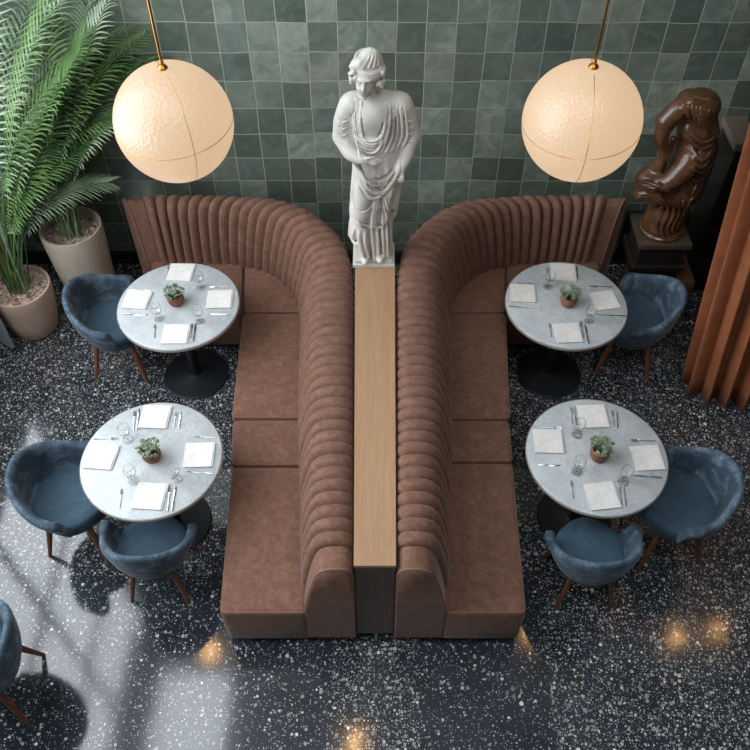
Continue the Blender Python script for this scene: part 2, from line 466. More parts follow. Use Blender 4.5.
def seats(xo_front, xo_mid, xo_c1, xo_c0, xo_back, y1, y2):
    """outlines of the seat cushions of the right-hand sofa (mirrored for the left one)"""
    return [
        [(.365, 1.872), (xo_front, 1.872), (xo_mid, y1 - .006), (.43, y1 - .006)],
        [(.43, y1 + .006), (xo_c0, y1 + .006), (xo_c1, y2 - .006), (.45, y2 - .006)],
        [(.45, y2 + .006), (xo_c1 + .012, y2 + .006), (xo_back, 4.12), (.49, 4.12)],
        [(xo_back - .005, 4.133), (.985, 4.665), (.85, 4.62), (.70, 4.54), (.58, 4.41), (.515, 4.24), (.49, 4.133)],
        [(xo_back + .015, 4.125), (1.38, 4.12), (1.52, 4.20), (1.62, 4.33), (1.67, 4.48), (1.69, 4.68), (1.4, 4.69), (1.0, 4.675)],
    ]
def sofa(sgn, label, outl):
    loc = (sgn * .55, 3.2, 0)
    t = thing('banquette_sofa', label, 'sofa', loc, 0, None)
    s0, s1 = .145, LEN - .13
    back_mesh(sgn, s0, s1, 47, .036).build('channelled_backrest', M['brown'], t, off=loc, angle=48)
    # plain padded ends of the backrest with piping
    for which in (0, 1):
        if which == 0: ss = [-.0, .012, .05, .10, s0 - .004]; fw = (0, -1)
        else: ss = [s1 + .004, s1 + .04, s1 + .08, LEN - .012, LEN]
        vs, fs = [], []; nP = len(PROF)
        for s in ss:
            ring = prof_ring(sgn, s)
            cxy = np.mean(np.array(ring), axis=0)
            sc_ = 1.0
            if s in (0, LEN): sc_ = .955
            if s in (s0 - .004, s1 + .004): sc_ = .985
            for p in ring: vs.append(tuple(cxy + (np.array(p) - cxy) * sc_))
        for n in range(len(ss) - 1):
            for j in range(nP):
                k = (j + 1) % nP; fs.append((n * nP + j, n * nP + k, (n + 1) * nP + k, (n + 1) * nP + j))
        fs.append(tuple(range(nP))); fs.append(tuple((len(ss) - 1) * nP + j for j in range(nP)))
        e = MB().add(vs, fs).build('end_panel', M['brown'], t, off=loc, angle=60)
        ring = prof_ring(sgn, ss[1] if which == 0 else ss[-2])
        MB().tube(ring, .006, 6, closed=True).build('piping', M['seam'], e, off=loc)
    for k, poly in enumerate(outl):
        mb, ring = prism(poly, .075, .432, .03, sgn, .008)
        cu = mb.build('seat_cushion', M['brown'], t, off=loc, angle=60)
        MB().tube(ring, .0055, 6, closed=True).build('piping', M['seam'], cu, off=loc)
    pl = MB()
    for poly in ([(.20, 1.97), (.74, 1.97), (.80, 3.0), (.86, 4.2), (.30, 4.2)], [(.62, 4.19), (1.4, 4.19), (1.62, 4.4), (1.62, 4.72), (.85, 4.70), (.62, 4.6)]):
        n = len(poly)
        vs = [(sgn * x, y, z) for z in (0, .09) for x, y in poly]
        fs = [tuple(range(n)), tuple(n + i for i in range(n))] + [(i, (i + 1) % n, n + (i + 1) % n, n + i) for i in range(n)]
        pl.add(vs, fs)
    pl.build('plinth', M['kick'], t, off=loc)
    return t
sofa(-1, 'brown velvet channel-backed curved banquette on the left of the oak divider', seats(.848, .882, .915, .888, .945, 2.825, 3.185))
sofa(1, 'brown velvet channel-backed curved banquette on the right of the oak divider', seats(.826, .852, .862, .856, .937, 2.853, 3.18))

# divider console between them
loc = (0, 3.1, 0)
t = thing('divider_console', 'long oak topped divider console between the two brown sofas', 'divider', loc)
def taper(x0, x1, y0, y1, z0, z1):
    vs = [(sx * x, y, z) for z in (z0, z1) for sx, x, y in ((-1, x0, y0), (1, x0, y0), (1, x1, y1), (-1, x1, y1))]
    return MB().add(vs, [(3, 2, 1, 0), (4, 5, 6, 7), (0, 1, 5, 4), (1, 2, 6, 5), (2, 3, 7, 6), (3, 0, 4, 7)])
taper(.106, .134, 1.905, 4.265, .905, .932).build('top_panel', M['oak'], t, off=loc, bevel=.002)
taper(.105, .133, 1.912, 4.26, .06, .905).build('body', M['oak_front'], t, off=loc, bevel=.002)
taper(.095, .12, 1.95, 4.25, 0, .06).build('plinth', M['kick'], t, off=loc)

# ------------------------------------------------------------------ tables
def table(x, y, label):
    t = thing('bistro_table', label, 'table', (x, y, 0), 0, 'round marble bistro tables')
    R = .405
    MB().lathe([(0, .716), (R - .008, .716), (R - .003, .720), (R, .726), (R, .732), (R - .003, .7385), (R - .008, .741), (0, .741)], 96).build('table_top', M['marble'], t, angle=50)
    MB().lathe([(R - .012, .712), (R + .001, .714), (R + .003, .722), (R + .003, .733), (R + .0005, .737), (R + .0005, .714)], 96, close=False).build('rim', M['edge'], t)
    MB().lathe([(0, .704), (.13, .704), (.13, .7155), (0, .7155)], 32).build('mounting_plate', M['black'], t)
    MB().lathe([(.034, .02), (.034, .705)], 32).build('pedestal', M['black'], t)
    MB().lathe([(0, 0), (.228, 0), (.234, .004), (.234, .012), (.228, .017), (.06, .026), (.042, .034), (.038, .05), (0, .05)], 64).build('base', M['black'], t)
    return t
TAB = {'A': ((-1.315, 3.905), 'upper left marble table by the left sofa'), 'B': ((-1.285, 2.675), 'lower left marble table'),
       'C': ((1.28, 3.915), 'upper right marble table by the right sofa'), 'D': ((1.28, 2.70), 'lower right marble table')}
lab = {'A': 'round white marble pedestal table in the left sofa curve, nearer the palms',
       'B': 'round white marble pedestal table on the left with two blue chairs, nearer the camera',
       'C': 'round white marble pedestal table in the right sofa curve, nearer the bronze statue',
       'D': 'round white marble pedestal table on the right with two blue chairs, nearer the camera'}
first = table(*TAB['A'][0], lab['A'])
for k in 'BCD': dup(first, (*TAB[k][0], 0), None, lab[k])
short = {'A': 'upper left table', 'B': 'lower left table', 'C': 'upper right table', 'D': 'lower right table'}

ITEMS = {
'A': dict(nap=[(-1.342, 4.205), (-1.599, 3.941), (-1.044, 3.946), (-1.29, 3.631)], rot=[-3, -6, 2, 1], plant=(-1.327, 3.915), glass=[(-1.185, 4.06), (-1.42, 3.765), (-1.15, 3.745)],
 cut=[((-1.437, 4.27), (-1.428, 4.153)), ((-1.67, 4.04), (-1.521, 4.026)), ((-1.669, 3.813), (-1.503, 3.804)), ((-1.13, 4.066), (-1.007, 4.066)), ((-1.1, 3.813), (-0.96, 3.804)), ((-1.44, 3.723), (-1.421, 3.597)), ((-1.217 + .02, 3.731), (-1.207 + .02, 3.598)), ((-1.175, 3.731), (-1.168, 3.57))]),
'B': dict(nap=[(-1.312, 2.965), (-1.575, 2.68), (-1.014, 2.692), (-1.249, 2.418)], rot=[-2, -5, 2, -4], plant=(-1.278, 2.675), glass=[(-1.443, 2.80), (-1.36, 2.52), (-1.117, 2.53)],
 cut=[((-1.442, 3.018), (-1.423, 2.864)), ((-1.42, 3.030), (-1.404, 2.870)), ((-1.193, 3.002), (-1.189, 2.892)), ((-1.163, 2.999), (-1.159, 2.889)), ((-1.649, 2.807), (-1.497, 2.81)), ((-1.061, 2.825), (-0.939, 2.815)), ((-1.067, 2.583), (-0.922, 2.566)), ((-1.415, 2.469), (-1.402, 2.341)), ((-1.147, 2.501), (-1.137, 2.32)), ((-1.117, 2.487), (-1.114, 2.325))]),
'C': dict(nap=[(1.300, 4.205), (0.997, 4.002), (1.538, 3.934), (1.249, 3.64)], rot=[-4, -3, 10, 4], plant=(1.289, 3.905), glass=[(1.178, 4.07), (1.402, 3.745)],
 cut=[((1.197, 4.261), (1.196, 4.113)), ((1.402, 4.266), (1.393, 4.166)), ((0.965, 4.106), (1.092, 4.098)), ((0.896, 3.884), (1.051, 3.865)), ((1.458, 4.074), (1.616, 4.066)), ((1.45, 3.812), (1.53, 3.802)), ((1.545, 3.802), (1.635, 3.796)), ((1.143, 3.731), (1.139, 3.602)), ((1.350, 3.75), (1.346, 3.60)), ((1.372, 3.72), (1.369, 3.55))]),
'D': dict(nap=[(1.300, 2.968), (1.009, 2.788), (1.562, 2.671), (1.261, 2.419)], rot=[3, -2, 4, 7], plant=(1.284, 2.680), glass=[(1.184, 2.835), (1.145, 2.578), (1.395, 2.512)],
 cut=[((1.184, 3.040), (1.169, 2.918)), ((1.204, 3.045), (1.190, 2.903)), ((1.423, 3.003), (1.416, 2.913)), ((1.449, 2.988), (1.436, 2.905)), ((0.944, 2.889), (1.104, 2.883)), ((0.930, 2.624), (1.059, 2.624)), ((1.492, 2.797), (1.637, 2.791)), ((1.46, 2.555), (1.615, 2.540)), ((1.105, 2.527), (1.098, 2.4)), ((1.370, 2.485), (1.360, 2.358)), ((1.392, 2.475), (1.382, 2.368))]),
}
TZ = .7412
def fork_mb():
    m = MB(); L = .17
    m.tube([(0, -L / 2, .004), (0, -.02, .0035), (0, .01, .005), (0, .028, .004)], [.004, .0028, .0022, .004], 8)
    m.tube([(-.008, .034, .0035), (0, .028, .0035), (.008, .034, .0035)], .003, 6)
    for x in (-.009, -.003, .003, .009): m.tube([(x, .032, .0035), (x, .055, .0028), (x * .9, L / 2, .0045)], [.0018, .0017, .001], 6)
    return m
def knife_mb():
    m = MB(); L = .18
    m.tube([(0, -L / 2, .005), (0, -.05, .0055), (0, -.005, .005)], [.0045, .006, .0045], 8)
    vs = []
    for y, w in ((-.006, .006), (.03, .009), (.06, .0085), (.08, .005), (L / 2, .0008)):
        vs += [(-w * .6, y, .003), (w, y, .003), (w * .2, y, .0062)]
    fs = [(0, 2, 1)] + [(a * 3 + i, a * 3 + (i + 1) % 3, a * 3 + 3 + (i + 1) % 3, a * 3 + 3 + i) for a in range(4) for i in range(3)]
    m.add(vs, fs); return m
def napkin(x, y, rz, label):
    t = MB()
    s = .083
    for k, (dx, dy, z0, z1) in enumerate([(0, 0, 0, .004), (.004, .002, .0042, .008), (-.003, -.002, .0082, .012)]):
        n = 8; vs, fs = [], []
        for j in range(n + 1):
            for i in range(n + 1):
                u = -1 + 2 * i / n; v = -1 + 2 * j / n
                r_ = math.hypot(u, v)
                b = .0012 * math.sin(3 * u + k) * math.cos(2.5 * v + 2 * k)
                X = dx + u * s * (1 - .02 * (k == 2)); Y = dy + v * s
                vs.append((X, Y, z1 + b * (k > 0)))
        nn = len(vs)
        vs += [(p[0], p[1], z0) for p in vs]
        for j in range(n):
            for i in range(n):
                a = j * (n + 1) + i
                fs.append((a, a + 1, a + n + 2, a + n + 1)); fs.append((nn + a, nn + a + n + 1, nn + a + n + 2, nn + a + 1))
        ring = [i for i in range(n + 1)] + [j * (n + 1) + n for j in range(1, n + 1)] + [n * (n + 1) + i for i in range(n - 1, -1, -1)] + [j * (n + 1) for j in range(n - 1, 0, -1)]
        for a in range(len(ring)):
            b = ring[(a + 1) % len(ring)]; a = ring[a]; fs.append((a, b, nn + b, nn + a))
        t.add(vs, fs)
    o = t.build('napkin', M['napkin'], None)
    o.location = (x, y, TZ + .0006); o.rotation_euler = (0, 0, rz)
    return tag(o, label, 'napkin', 'folded white napkins on the marble tables')
def napkin_copy(src, x, y, rz, label):
    o = src.copy(); COL.objects.link(o); o.location = (x, y, TZ + .0006); o.rotation_euler = (0, 0, rz); o['label'] = label; return o

def wineglass():
    t = thing('wine_glass', 'x', 'glass', (0, 0, TZ), 0, 'stemmed glasses on the marble tables')
    MB().lathe([(0, .001), (.030, .001), (.031, .0025), (.012, .005), (.004, .010), (.0035, .055), (.006, .062), (0, .063)], 32).build('glass_foot', M['glass'], t)
    MB().lathe([(0, .062), (.016, .066), (.030, .080), (.035, .100), (.033, .120), (.029, .135), (.0278, .135), (.0316, .120), (.0335, .100), (.0285, .081), (.015, .069), (0, .066)], 32).build('glass_bowl', M['glass'], t)
    return t
def potplant(seed):
    r = random.Random(seed)
    t = thing('potted_succulent', 'x', 'potted plant', (0, 0, TZ), 0, 'terracotta potted plants on the marble tables')
    MB().lathe([(0, 0), (.036, 0), (.042, .004), (.052, .025), (.056, .045), (.054, .066), (.048, .080), (.043, .080), (.047, .066), (.046, .062), (0, .062)], 40).build('pot', M['terracotta'], t)
    MB().lathe([(0, .064), (.02, .069), (.046, .066)], 24).build('soil', M['soil'], t)
    m = MB()
    for k in range(40):
        a = r.uniform(0, 2 * PI); q = math.sqrt(r.random()) * .070; h = .105 + .030 * (1 - (q / .065) ** 2) + r.uniform(-.01, .01)
        cx, cy = q * math.cos(a), q * math.sin(a)
        m.tube([(cx * .3, cy * .3, .068), (cx * .8, cy * .8, h - .015), (cx, cy, h)], .0018, 5)
        n = 9
        for j in range(n):
            b = 2 * PI * j / n + r.random(); el = r.uniform(.1, .9); L = r.uniform(.012, .02)
            d = Vector((math.cos(b) * math.cos(el), math.sin(b) * math.cos(el), math.sin(el)))
            s = d.cross(Vector((0, 0, 1))).normalized() * .0055; u = s.cross(d).normalized() * .0025
            p = Vector((cx, cy, h))
            m.add([p, p + d * L * .6 + s, p + d * L, p + d * L * .6 - s, p + d * L * .55 + u, p + d * L * .55 - u],
                  [(0, 1, 4), (1, 2, 4), (2, 3, 4), (3, 0, 4), (1, 0, 5), (2, 1, 5), (3, 2, 5), (0, 3, 5)])
    m.build('foliage', M['succ'], t, smooth=False)
    return t
side = ['wall side', 'left side', 'right side', 'camera side']
nap0 = gl0 = pp0 = fk0 = kn0 = None
plantlab = {'A': 'upper left', 'B': 'lower left', 'C': 'upper right', 'D': 'lower right'}
for key in 'ABCD':
    d = ITEMS[key]; cx, cy = TAB[key][0]
    for k, ((x, y), rz) in enumerate(zip(d['nap'], d['rot'])):
        lb = f'folded white linen napkin at the {side[k]} of the {short[key]}'
        if nap0 is None: nap0 = napkin(x, y, math.radians(rz), lb)
        else: napkin_copy(nap0, x, y, math.radians(rz), lb)
    for k, (x, y) in enumerate(d['glass']):
        if key == 'C': pos = ['by the napkin on the wall side', 'between the right and camera side napkins'][k]
        elif key == 'A': pos = ['between the wall and right side napkins', 'between the left and camera side napkins', 'between the right and camera side napkins'][k]
        else: pos = ['between the wall and left side napkins', 'between the left and camera side napkins', 'between the right and camera side napkins'][k]
        lb = f'clear stemmed glass {pos} of the {short[key]}'
        if gl0 is None: gl0 = wineglass(); gl0.location = (x, y, TZ + .0003); gl0['label'] = lb
        else: dup(gl0, (x, y, TZ + .0003), None, lb)
    x, y = d['plant']
    lb = f'small green succulent in a terracotta pot on the {short[key]}'
    if pp0 is None: pp0 = potplant(3); pp0.location = (x, y, TZ + .0003); pp0['label'] = lb
    else: dup(pp0, (x, y, TZ + .0003), {'B': .9, 'C': 2.4, 'D': 4.1}[key], lb)
    cnt = {}
    info = []
    for (a, b) in d['cut']:
        mx, my = (a[0] + b[0]) / 2, (a[1] + b[1]) / 2
        k = min(range(4), key=lambda i: math.hypot(mx - d['nap'][i][0], my - d['nap'][i][1]))
        nx, ny = d['nap'][k]
        if k in (0, 3): rel = 'left' if mx < nx else 'right'
        else: rel = 'far' if my > ny else 'near'
        info.append((a, b, k, rel)); cnt[(k, rel)] = cnt.get((k, rel), 0) + 1
    seen = {}
    for (a, b, k, rel) in info:
        j = seen.get((k, rel), 0); seen[(k, rel)] = j + 1
        is_fork = (rel in ('left', 'far')) if cnt[(k, rel)] == 1 else (j == 0)
        lb = f"steel {'fork' if is_fork else 'knife'} {'on' if True else ''} the {rel} side of the {side[k].split()[0]} napkin, {short[key]}"
        mx, my = (a[0] + b[0]) / 2, (a[1] + b[1]) / 2
        rz = math.atan2(a[1] - b[1], a[0] - b[0]) - PI / 2
        if k in (1, 2): rz = math.atan2(a[1] - b[1], a[0] - b[0]) - PI / 2 + (PI if k == 1 else 0)
        if is_fork:
            if fk0 is None: fk0 = fork_mb().build('fork', M['steel']); tag(fk0, lb, 'fork', 'steel forks on the marble tables'); o = fk0
            else: o = fk0.copy(); COL.objects.link(o)
        else:
            if kn0 is None: kn0 = knife_mb().build('knife', M['steel']); tag(kn0, lb, 'knife', 'steel knives on the marble tables'); o = kn0
            else: o = kn0.copy(); COL.objects.link(o)
        o['label'] = lb; o.location = (mx, my, TZ + .0003); o.rotation_euler = (0, 0, rz)
        L = math.hypot(a[0] - b[0], a[1] - b[1]); s_ = min(1.0, max(.72, L / .175)); o.scale = (s_, s_, s_)

# ------------------------------------------------------------------ tub chairs
def tub_chair(label):
    t = thing('tub_chair', label, 'chair', (0, 0, 0), 0, 'blue velvet tub chairs')
    # shell: wraps around the back (back is at -x, opening at +x)
    A = math.radians(112); n = 48; vs, fs = [], []; m = None
    for i in range(n + 1):
        u = -1 + 2 * i / n; a = PI + u * A
        w = 1 - abs(u)
        arm = min(1, w / .10); arm = arm * (2 - arm)
        zt = .605 + .150 * (.5 + .5 * math.cos(PI * min(1, abs(u) * 1.12))) - (.15 * (1 - arm) ** 1.5)
        ro, rb, th = .290, .200, .044
        zb = .33
        curl = .022 * math.exp(-((abs(u) - .86) / .1) ** 2)
        prof = [(rb - .05, zb), (rb, zb + .012), (rb + .035, zb + .07), (ro - .018, zb + .17), (ro, zt - .07), (ro + .004 + curl, zt - .03),
                (ro - .004 + curl, zt - .008), (ro - .018, zt), (ro - th + .014, zt - .004), (ro - th, zt - .018), (ro - th - .004, zt - .06), (ro - th - .012, .50), (ro - th - .035, .43), (rb - .05, .40)]
        prof = [(r, max(zb + .002 * k, z) if k < 7 else z) for k, (r, z) in enumerate(prof)]
        m = len(prof)
        for (r, z) in prof: vs.append((r * math.cos(a) * 1.0 + (.0), r * math.sin(a) * 1.0, z))
    for i in range(n):
        for j in range(m):
            k = (j + 1) % m; fs.append((i * m + j, i * m + k, (i + 1) * m + k, (i + 1) * m + j))
    fs.append(tuple(range(m))); fs.append(tuple(n * m + j for j in range(m)))
    sh = MB().add(vs, fs).build('backrest_shell', M['blue'], t, subsurf=1, angle=180)
    # seat cushion, flattened at the front
    R = .225; Q = []
    for i in range(48):
        a = 2 * PI * i / 48; x, y = R * math.cos(a), R * math.sin(a)
        if x > 0: x = x * (1.03 - .15 * abs(y) / R)
        Q.append((x + .0, y * (1.03 if x > 0 else 1)))
    vs, fs = [], []
    rings = [(.86, .345), (.96, .352), (1, .375), (1.0, .425), (.975, .447), (.92, .458), (.6, .464), (.25, .466)]
    for s, z in rings: vs += [(x * s, y * s, z) for x, y in Q]
    m = 48
    for j in range(len(rings) - 1):
        for i in range(m): fs.append((j * m + i, j * m + (i + 1) % m, (j + 1) * m + (i + 1) % m, (j + 1) * m + i))
    fs.append(tuple(range(m))); fs.append(tuple((len(rings) - 1) * m + i for i in range(m)))
    st = MB().add(vs, fs).build('seat', M['blue_seat'], t, angle=180)
    MB().lathe([(0, .318), (.17, .318), (.185, .335), (.185, .352), (0, .352)], 40).build('under_frame', M['kick'], t)
    for sx in (-1, 1):
        for sy in (-1, 1):
            MB().tube([(sx * .125, sy * .125, .335), (sx * .150, sy * .150, .20), (sx * .192, sy * .192, .0)], [.019, .018, .011], 12).build('leg', M['walnut'], t, angle=60)
    return t
ch = tub_chair('blue velvet tub chair beside the beige planters, facing the upper left table')
ch.location = (-1.835, 4.04, 0); ch.rotation_euler = (0, 0, math.radians(-6))
def R_(d): return math.radians(d)
for (x, y, a, lb) in [
    (-1.815, 2.60, -8, 'blue velvet tub chair on the left side of the lower left table'),
    (-1.285, 2.305, 88, 'blue velvet tub chair tucked under the camera side of the lower left table'),
    (-2.10, 1.61, 182, 'partly cut off dark blue tub chair at the left edge of the photo'),
    (1.83, 4.06, 172, 'blue velvet tub chair beside the bronze statue pedestal, facing the upper right table'),
    (1.80, 2.56, 186, 'blue velvet tub chair on the right side of the lower right table'),
    (1.235, 2.27, 95, 'blue velvet tub chair tucked under the camera side of the lower right table')]:
    o = dup(ch, (x, y, 0), R_(a), lb)
    if 'tucked' in lb: o.scale = (.9, .9, .94)

# ------------------------------------------------------------------ pendant globes
def pendant(x, y, z, label):
    t = thing('globe_pendant', label, 'pendant lamp', (x, y, z), 0, 'glowing globe pendants')
    R = .30; n = 64
    prof = [(R * math.sin(PI * k / 40), -R * math.cos(PI * k / 40)) for k in range(41)]
    prof[0] = (0, -R); prof[-1] = (0, R)
    MB().lathe(prof, n, close=False).build('globe_shade', M['globe'], t, angle=180)
    # thin seams of the glass: a ring around and two half meridians
    s = MB()
    tilt = R_(4)
    seam = [((R + .0005) * math.cos(a), (R + .0005) * math.sin(a), math.sin(a + 1) * R * math.sin(tilt)) for a in [2 * PI * k / 64 for k in range(64)]]
    seam = [tuple(Vector(p).normalized() * (R + .0004)) for p in seam]
    s.tube(seam, .0016, 5, closed=True)
    for az in (R_(-62 if x < 0 else -95), R_(118 if x < 0 else 85)):
        pts = [Vector((math.cos(az) * math.sin(q), math.sin(az) * math.sin(q), math.cos(q))) * (R + .0004) for q in [PI * (.06 + .82 * k / 30) for k in range(31)]]
        s.tube(pts, .0014, 5)
    s.build('seam_wire', M['brass'], t)
    MB().lathe([(0, R - .004), (.022, R - .004), (.026, R + .004), (.02, R + .014), (.010, R + .022), (.012, R + .032), (.006, R + .042), (0, R + .042)], 24).build('collar', M['brass'], t)
    MB().lathe([(.0065, R + .03), (.0065, ZC - z - .03)], 12).build('rod', M['brass'], t)
    MB().lathe([(0, ZC - z - .04), (.03, ZC - z - .04), (.06, ZC - z - .002), (0, ZC - z - .002)], 24).build('ceiling_rose', M['brass'], t)
    return t
g0 = pendant(-1.02, 3.68, 2.29, 'glowing cream glass globe pendant on a brass rod above the upper left table')
pendant(1.048, 3.68, 2.295, 'glowing cream glass globe pendant on a brass rod above the upper right table')

# small warm ceiling spots whose reflections show in the polished floor
sp0 = None
for (x, y, lb) in [(-2.28, 4.36, 'left'), (-.26, 3.18, 'middle'), (4.2, 4.60, 'right'), (4.78, 4.65, 'far right'), (2.2, 4.6, 'right centre')]:
    if sp0 is None:
        sp0 = thing('ceiling_spot', 'small warm ceiling spot lamp, the ' + lb + ' one', 'lamp', (x, y, ZC), 0, 'ceiling spots')
        MB().lathe([(.075, -.002), (.08, -.05), (.085, -.05), (.085, -.002)], 24).build('housing', M['black'], sp0)
        MB().lathe([(0, -.025), (.05, -.028), (.07, -.03), (.07, -.012), (0, -.012)], 24).build('bulb', M['bulb'], sp0)
    else: dup(sp0, (x, y, ZC), None, 'small warm ceiling spot lamp, the ' + lb + ' one')

# ------------------------------------------------------------------ signed-distance sculpting for the two statues
class SDF:
    def __init__(s, lo, hi, h):
        s.lo = np.array(lo); s.h = h
        s.n = np.ceil((np.array(hi) - s.lo) / h).astype(int) + 1
        ax = [s.lo[i] + h * np.arange(s.n[i]) for i in range(3)]
        s.ax = ax
        s.V = np.full(tuple(s.n), 1.0, dtype=np.float32)
    def region(s, lo, hi):
        a = np.clip(np.floor((np.array(lo) - s.lo) / s.h).astype(int), 0, s.n - 1)
        b = np.clip(np.ceil((np.array(hi) - s.lo) / s.h).astype(int) + 1, 1, s.n)
        sl = tuple(slice(a[i], b[i]) for i in range(3))
        X, Y, Z = np.meshgrid(s.ax[0][sl[0]], s.ax[1][sl[1]], s.ax[2][sl[2]], indexing='ij')
        return sl, X, Y, Z
    def merge(s, sl, d, k, sub=False):
        a = s.V[sl]
        if sub:
            d = -d; h = np.maximum(k - np.abs(a - d), 0) / k; s.V[sl] = np.maximum(a, d) + h * h * k / 4
        else:
            h = np.maximum(k - np.abs(a - d), 0) / k; s.V[sl] = np.minimum(a, d) - h * h * k / 4
    def ell(s, c, r, k=.02, sub=False, rx=0, ry=0):
        m = max(r) + .08; sl, X, Y, Z = s.region(np.array(c) - m, np.array(c) + m)
        if X.size == 0: return s
        x, y, z = X - c[0], Y - c[1], Z - c[2]
        if rx: x, y, z = x, y * math.cos(rx) + z * math.sin(rx), -y * math.sin(rx) + z * math.cos(rx)
        if ry: x, y, z = x * math.cos(ry) - z * math.sin(ry), y, x * math.sin(ry) + z * math.cos(ry)
        k0 = np.sqrt((x / r[0]) ** 2 + (y / r[1]) ** 2 + (z / r[2]) ** 2)
        k1 = np.sqrt((x / r[0] ** 2) ** 2 + (y / r[1] ** 2) ** 2 + (z / r[2] ** 2) ** 2) + 1e-9
        s.merge(sl, k0 * (k0 - 1) / k1, k, sub); return s
    def cap(s, a, b, ra, rb, k=.02, sub=False):
        a = np.array(a, float); b = np.array(b, float); m = max(ra, rb) + .06
        sl, X, Y, Z = s.region(np.minimum(a, b) - m, np.maximum(a, b) + m)
        if X.size == 0: return s
        ba = b - a; L = ba.dot(ba) + 1e-12
        t = np.clip(((X - a[0]) * ba[0] + (Y - a[1]) * ba[1] + (Z - a[2]) * ba[2]) / L, 0, 1)
        d = np.sqrt((X - a[0] - ba[0] * t) ** 2 + (Y - a[1] - ba[1] * t) ** 2 + (Z - a[2] - ba[2] * t) ** 2) - (ra + (rb - ra) * t)
        s.merge(sl, d, k, sub); return s
    def line(s, pts, rs, k=.012, sub=False, smooth=5):
        if smooth: pts = catmull(pts, smooth)
        n = len(pts)
        if not hasattr(rs, '__len__'): rs = [rs, rs]
        R = [np.interp(i / (n - 1), np.linspace(0, 1, len(rs)), rs) for i in range(n)]
        # union of the segments first, then one smooth merge
        P = np.array(pts); m = max(R) + .05
        sl, X, Y, Z = s.region(P.min(0) - m, P.max(0) + m)
        if X.size == 0: return s
        D = np.full(X.shape, 9., dtype=np.float32)
        for i in range(n - 1):
            a, b = P[i], P[i + 1]; ba = b - a; L = ba.dot(ba) + 1e-12
            t = np.clip(((X - a[0]) * ba[0] + (Y - a[1]) * ba[1] + (Z - a[2]) * ba[2]) / L, 0, 1)
            d = np.sqrt((X - a[0] - ba[0] * t) ** 2 + (Y - a[1] - ba[1] * t) ** 2 + (Z - a[2] - ba[2] * t) ** 2) - (R[i] + (R[i + 1] - R[i]) * t)
            D = np.minimum(D, d)
        s.merge(sl, D, k, sub); return s
    def fold(s, pts, rs, k=.006):
        s.line(pts, rs, k)
        P = np.array(pts, float); r = float(np.mean(rs)); g = np.gradient(P, axis=0)
        n = np.stack([-g[:, 2], np.zeros(len(P)), g[:, 0]], 1); n /= np.linalg.norm(n, axis=1)[:, None] + 1e-9
        for sg_ in (-1.45, 1.45):
            Q = P + n * r * sg_; Q[:, 1] -= r * .15
            s.line([tuple(q) for q in Q], [.002, r * .62, r * .62, .002], .004, sub=True)
        return s
    def fn(s, f, lo, hi, k=.02):
        sl, X, Y, Z = s.region(lo, hi); s.merge(sl, f(X, Y, Z).astype(np.float32), k); return s
    def freeze(s): s.F = s.V.copy()
    def front(s, x, z):
        i = int(np.clip(round((x - s.lo[0]) / s.h), 0, s.n[0] - 1)); k = int(np.clip(round((z - s.lo[2]) / s.h), 0, s.n[2] - 1))
        col = s.F[i, :, k]; w = np.where(col < 0)[0]
        return s.ax[1][w[0]] if len(w) else 0.0
    def surf(s, pts, out=0.0): return [(x, s.front(x, z) - out, z) for x, z in pts]
    def build(s, name, mat, parent, smooth_it=1):
        V = s.V; sg = V < 0
        nx, ny, nz = V.shape
        c = np.zeros((nx - 1, ny - 1, nz - 1), dtype=np.int8)
        for dx in (0, 1):
            for dy in (0, 1):
                for dz in (0, 1): c += sg[dx:nx - 1 + dx, dy:ny - 1 + dy, dz:nz - 1 + dz]
        act = np.argwhere((c > 0) & (c < 8)); idx = np.full(c.shape, -1, dtype=np.int64)
        idx[act[:, 0], act[:, 1], act[:, 2]] = np.arange(len(act))
        acc = np.zeros((len(act), 3)); cnt = np.zeros(len(act))
        corners = [(a, b, d) for a in (0, 1) for b in (0, 1) for d in (0, 1)]
        for p in corners:
            for axis in range(3):
                if p[axis]: continue
                q = list(p); q[axis] = 1
                va = V[act[:, 0] + p[0], act[:, 1] + p[1], act[:, 2] + p[2]]; vb = V[act[:, 0] + q[0], act[:, 1] + q[1], act[:, 2] + q[2]]
                m = (va < 0) != (vb < 0)
                t = np.where(m, va / np.where(m, va - vb, 1), 0)
                for ax in range(3):
                    acc[:, ax] += np.where(m, p[ax] + (t if ax == axis else 0), 0)
                cnt += m
        verts = (act + acc / cnt[:, None]) * s.h + s.lo
        faces = []
        for axis in range(3):
            o1, o2 = [(1, 2), (2, 0), (0, 1)][axis]
            sl0 = [slice(None)] * 3; sl1 = [slice(None)] * 3; sl0[axis] = slice(0, -1); sl1[axis] = slice(1, None)
            ch_ = sg[tuple(sl0)] != sg[tuple(sl1)]
            e = np.argwhere(ch_)
            e = e[(e[:, o1] > 0) & (e[:, o2] > 0) & (e[:, o1] < V.shape[o1] - 1) & (e[:, o2] < V.shape[o2] - 1)]
            inside = sg[e[:, 0], e[:, 1], e[:, 2]]
            def cell(d1, d2):
                g = e.copy(); g[:, o1] -= d1; g[:, o2] -= d2; return idx[g[:, 0], g[:, 1], g[:, 2]]
            q = np.stack([cell(1, 1), cell(0, 1), cell(0, 0), cell(1, 0)], 1)
            q[~inside] = q[~inside][:, ::-1]; faces.append(q)
        F = np.concatenate(faces)
        F = F[(F >= 0).all(1)]
        me = bpy.data.meshes.new(name); me.from_pydata(verts.tolist(), [], F.tolist()); me.update()
        me.materials.append(mat); me.shade_smooth()
        o = link(bpy.data.objects.new(name, me)); o.parent = parent
        if smooth_it:
            b = o.modifiers.new('smooth', 'SMOOTH'); b.factor = .5; b.iterations = smooth_it
        return o

